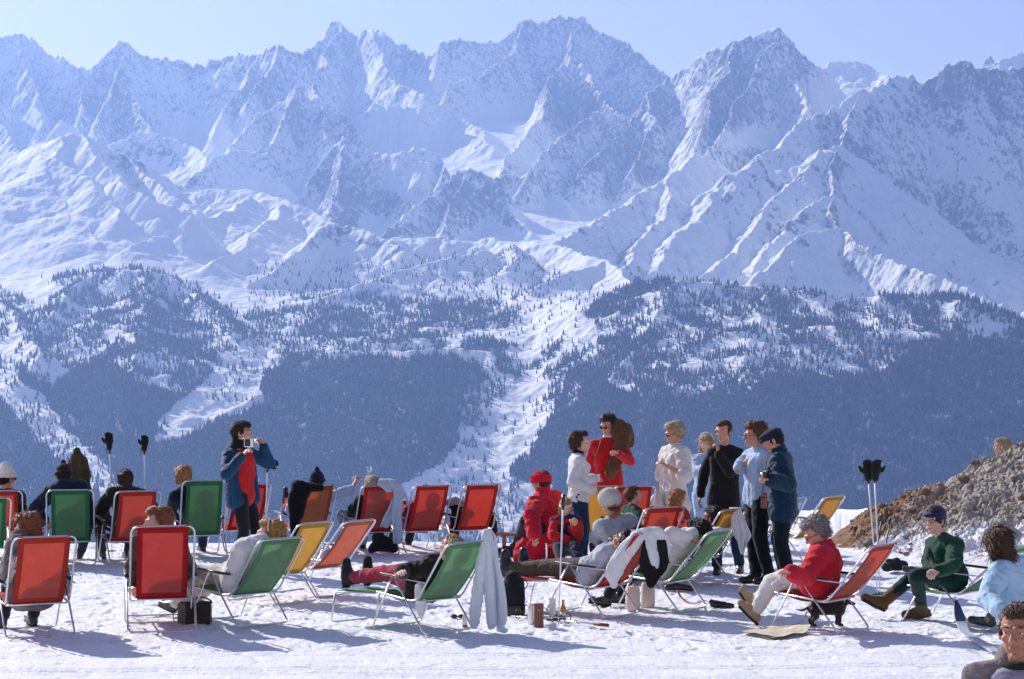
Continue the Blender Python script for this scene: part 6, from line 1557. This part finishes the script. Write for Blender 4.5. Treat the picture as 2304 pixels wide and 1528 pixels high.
    c = at(560, 996, D); t = root('cine_camera', c, 'silver and black cine camera held to the eye of the standing man', 'cine camera', None, math.radians(-100))
    SIL = mat('satin_silver', (.72, .72, .72), .25, .5, metal=.8)
    mb = MB(); mb.box((0, 0, 0), (.045, .11, .105)); mb.build('camera_body', SIL, t, smooth=False, bevel=.008)
    mb = MB(); mb.box((-.024, -.01, .0), (.008, .07, .085)); mb.box((.024, -.01, .0), (.008, .07, .085)); mb.build('side_panel', LEATHER, t, smooth=False, bevel=.006)
    mb = MB(); mb.tube([(0, .055, .015), (0, .10, .015), (0, .115, .015)], [.024, .024, .028], 16); mb.build('lens', SIL, t); mb = MB(); mb.tube([(0, .113, .015), (0, .118, .015)], .021, 14); mb.build('front_glass', DARKG, t)
    mb = MB(); mb.tube([(0, 0, -.05), (0, -.005, -.11)], [.018, .020], 12); mb.build('pistol_grip', SIL, t); mb = MB(); mb.tube([(0, -.05, .035), (0, -.07, .035)], .014, 12); mb.build('eyepiece', LEATHER, t)
    c = at(1344, 1076, J_CUP['wr']['L'].y - .03); mb = MB(); mb.lathe([(.028, -.045), (.036, .045), (.038, .047), (.033, .045), (.026, -.04)], (0, 0, 0), 18); o = mb.build('white_cup', PAPER, None, autosmooth=40); o.location = c; tag(o, 'white paper cup held by the woman in the white sweater', 'cup')
    k = J_GIRL['wr']['L']; mb = MB(); mb.ball((0, 0, 0), (.035, .025, .045)); me = fuse(mb, .006, 1, .5, folds(.006, 40, 2)); me.materials.append(mat('bread_crust', (.62, .42, .22), .8)); o = link('bread_roll', me); o.location = at(1293, 1174, k.y - .05); tag(o, 'pale bread roll in the hand of the girl with the visor', 'bread')
    k = J_CAP['wr']['L']; c = at(1723, 1068, k.y - .02); t = root('still_camera', c, 'small silver camera in the hands of the man in the flat cap', 'camera', None, math.radians(70))
    mb = MB(); mb.box((0, 0, 0), (.13, .035, .07)); mb.build('camera_body', LEATHER, t, smooth=False, bevel=.006); mb = MB(); mb.box((0, 0, .04), (.125, .034, .014)); mb.build('top_plate', SIL, t, smooth=False, bevel=.003); mb = MB(); mb.tube([(0, .017, 0), (0, .05, 0)], .024, 14); mb.build('lens', SIL, t)
    c = at(1719, 1126, k.y + .02); t = root('leather_camera_case', c, 'brown leather camera case hanging from the man in the flat cap', 'camera case', None, math.radians(60))
    mb = MB(); mb.box((0, 0, 0), (.075, .055, .17)); mb.build('case_body', BL, t, smooth=False, bevel=.012); mb = MB(); mb.box((0, 0, .03), (.078, .058, .012)); mb.build('case_flap', mat('dark_leather_trim', (.05, .02, .015), .4), t, smooth=False, bevel=.002)
    mb = MB(); mb.tube([(-.03, 0, .085), (-.01, .0, .20), (.12, .02, .42)], .005, 6, flat=.5); mb.build('strap', mat('dark_leather_trim', (.05, .02, .015), .4), t)
    c = at(1482, 1128, D_(1238) - .12)
    lump('cream_cloth_bag', 'cream cloth bag held low by the blond woman in the white sweater', 'bag', [[(1482, 1112, 0, 6), (1476, 1126, 0, 13), (1482, 1140, 0, 14), (1490, 1150, 0, 10)], [(1462, 1136, 0, 9), (1470, 1146, 0, 9)]], D_(1238) - .12, CREAM)
    # paper in the lap of the grey-haired woman
    Dl = cl('c23', -.1, .5, .4).y - .1
    sheet('reading_paper', 'folded white paper spread on the knees of the grey-haired woman', 'paper', [(1292, 1768, 1812, .10), (1300, 1752, 1816, 0), (1312, 1736, 1800, -.06), (1322, 1730, 1768, -.10)], Dl, mat('white_paper', (.74, .72, .66), .8), .004, .015, 3)
    # camera strap of the man in red
    a = J_RED['sh']['R']; f = J_RED['f']; Dn = J_RED['loc'].y; pts = [at(1352, 990, Dn - .07), at(1349, 1003, Dn - .14), at(1343, 1020, Dn - .165), at(1336, 1038, Dn - .17)]
    c = pts[1].copy(); mb = MB(); mb.tube(rounded([q - c for q in pts], .1), .006, 6, flat=.5); o = mb.build('shoulder_strap', BL); o.location = c; tag(o, 'tan strap across the chest of the man in red', 'strap')
    # ---- stones of the bank
    rg = random.Random(4)
    ST = [mat('grey_stone', (.32, .29, .26), .85, .2, var=.3, vscale=6, bump=.5, bscale=30), mat('brown_stone', (.20, .13, .09), .85, .2, var=.3, vscale=6, bump=.5, bscale=30)]
    protos = []
    for q in range(4):
        mb = MB(); mb.ball((0, 0, 0), 1.0, 8)
        me = _mesh(mb); me.polygons.foreach_set('use_smooth', np.zeros(len(me.polygons), dtype=bool)); n = len(me.vertices); co = np.empty(n * 3, np.float32); me.vertices.foreach_get('co', co); co = co.reshape(-1, 3).astype(float)
        d = 1 + .28 * n3(co, 1.1, 60 + q) + .12 * n3(co, 2.6, 70 + q); co *= d[:, None]; co[:, 2] *= .7
        me.vertices.foreach_set('co', co.astype(np.float32).ravel()); me.update(); me.materials.append(ST[q % 2]); protos.append(me)
    def stone(x, y, r, me, label, grp='loose stones on the bank'):
        z = float(bank_h(np.array([[x]]), np.array([[y]]))[0, 0]); o = link('stone', me); o.location = (x, y, z + r * .15); o.scale = (r * rg.uniform(.8, 1.4), r, r * rg.uniform(.7, 1)); o.rotation_euler = (rg.uniform(-.3, .3), rg.uniform(-.3, .3), rg.uniform(0, 6)); tag(o, label, 'stone', grp)
    for i in range(170):
        x = rg.uniform(4.7, 8.0); y = rg.uniform(26.2, 28.7); stone(x, y, rg.uniform(.015, .05), protos[rg.randint(0, 3)], 'small loose stone lying on the earth bank')
    for i in range(12):
        x = 4.9 + i * .27 + rg.uniform(-.05, .05); y = rg.uniform(26.6, 28.4); stone(x, y, rg.uniform(.05, .085), protos[(0, 1, 2, 1)[i % 4]], 'larger angular stone embedded in the earth bank', 'larger stones embedded in the bank')
    stone(6.35, 26.1, .17, protos[0], 'largest boulder, half sunk in the snow of the bank', None)
    # dachshund
    g = gnd(1862, 1408); fx = Vector((1, .12, 0)).normalized(); sd_ = Vector((-.12, 1, 0))
    def q(a, b, c): return fx * a + sd_ * b + Vector((0, 0, c))
    mb = MB()
    mb.cone(q(-.13, 0, .165), q(.0, 0, .155), .062, .058); mb.cone(q(.0, 0, .155), q(.10, 0, .170), .058, .074); mb.ball(q(.115, 0, .155), (.06, .06, .07))
    mb.cone(q(.12, 0, .175), q(.165, 0, .215), .046, .036); mb.ball(q(.180, 0, .228), (.042, .034, .034)); mb.cone(q(.195, 0, .222), q(.255, 0, .200), .025, .015)
    for s in (-1, 1):
        mb.cone(q(.10, s * .040, .13), q(.105, s * .045, .07), .030, .019); mb.cone(q(.105, s * .045, .07), q(.10, s * .045, .02), .019, .016); mb.cone(q(.10, s * .045, .014), q(.128, s * .045, .012), .016, .013)
        mb.cone(q(-.14, s * .038, .15), q(-.115, s * .044, .095), .042, .026); mb.cone(q(-.115, s * .044, .095), q(-.160, s * .044, .055), .022, .015); mb.cone(q(-.160, s * .044, .055), q(-.152, s * .044, .018), .014, .014); mb.cone(q(-.152, s * .044, .013), q(-.125, s * .044, .012), .014, .012)
        mb.cone(q(.168, s * .032, .240), q(.160, s * .042, .195), .012, .018)
    mb.cone(q(-.18, 0, .175), q(-.24, 0, .145), .015, .011); mb.cone(q(-.24, 0, .145), q(-.30, 0, .155), .011, .005)
    me = fuse(mb, .006, 2, .5, shag(.0015, 90, 3)); me.materials.append(mat('dark_brown_fur', (.030, .018, .013), .55, .3, var=.5, vscale=9)); o = link('dachshund', me); o.location = g; tag(o, 'dark brown dachshund standing under the salmon red chair', 'dog')
    m2 = MB(); m2.tube([q(.142, 0, .195) + (Vector((fx.x, 0, -.9)).normalized() * math.cos(k) * .046 + sd_ * math.sin(k) * .050) for k in [6.283 * i / 18 for i in range(18)]], .006, 6, True); m2.build('dog_collar', mat('tan_collar', (.45, .28, .16), .5), o)
    m3 = MB(); m3.ball(q(.262, 0, .201), .009); m3.build('nose', LEATHER, o)
props()
# ================================================================ the air
def build_haze():
    bm = bmesh.new()
    x0, x1, y0, y1, z0, z1 = -14000, 14000, -300, 10800, -4200, 1790
    bmesh.ops.create_cube(bm, size=1)
    for v in bm.verts:
        v.co = Vector(((x0, x1)[v.co.x > 0], (y0, y1)[v.co.y > 0], (z0, z1)[v.co.z > 0]))
    me = bpy.data.meshes.new('haze'); bm.to_mesh(me); bm.free()
    m = bpy.data.materials.new('haze_air'); m.use_nodes = True
    nt = m.node_tree
    for n in list(nt.nodes):
        if n.type != 'OUTPUT_MATERIAL': nt.nodes.remove(n)
    v = nt.nodes.new('ShaderNodeVolumePrincipled')
    v.inputs['Color'].default_value = HAZE_COL
    v.inputs['Density'].default_value = HAZE_DENS
    v.inputs['Anisotropy'].default_value = HAZE_G
    nt.links.new(v.outputs[0], nt.nodes['Material Output'].inputs['Volume'])
    me.materials.append(m)
    o = link('haze', me); tag(o, kind='stuff')
HAZE_COL, HAZE_DENS, HAZE_G = (.32, .51, .97, 1), 8.0e-5, 0.45
build_haze()
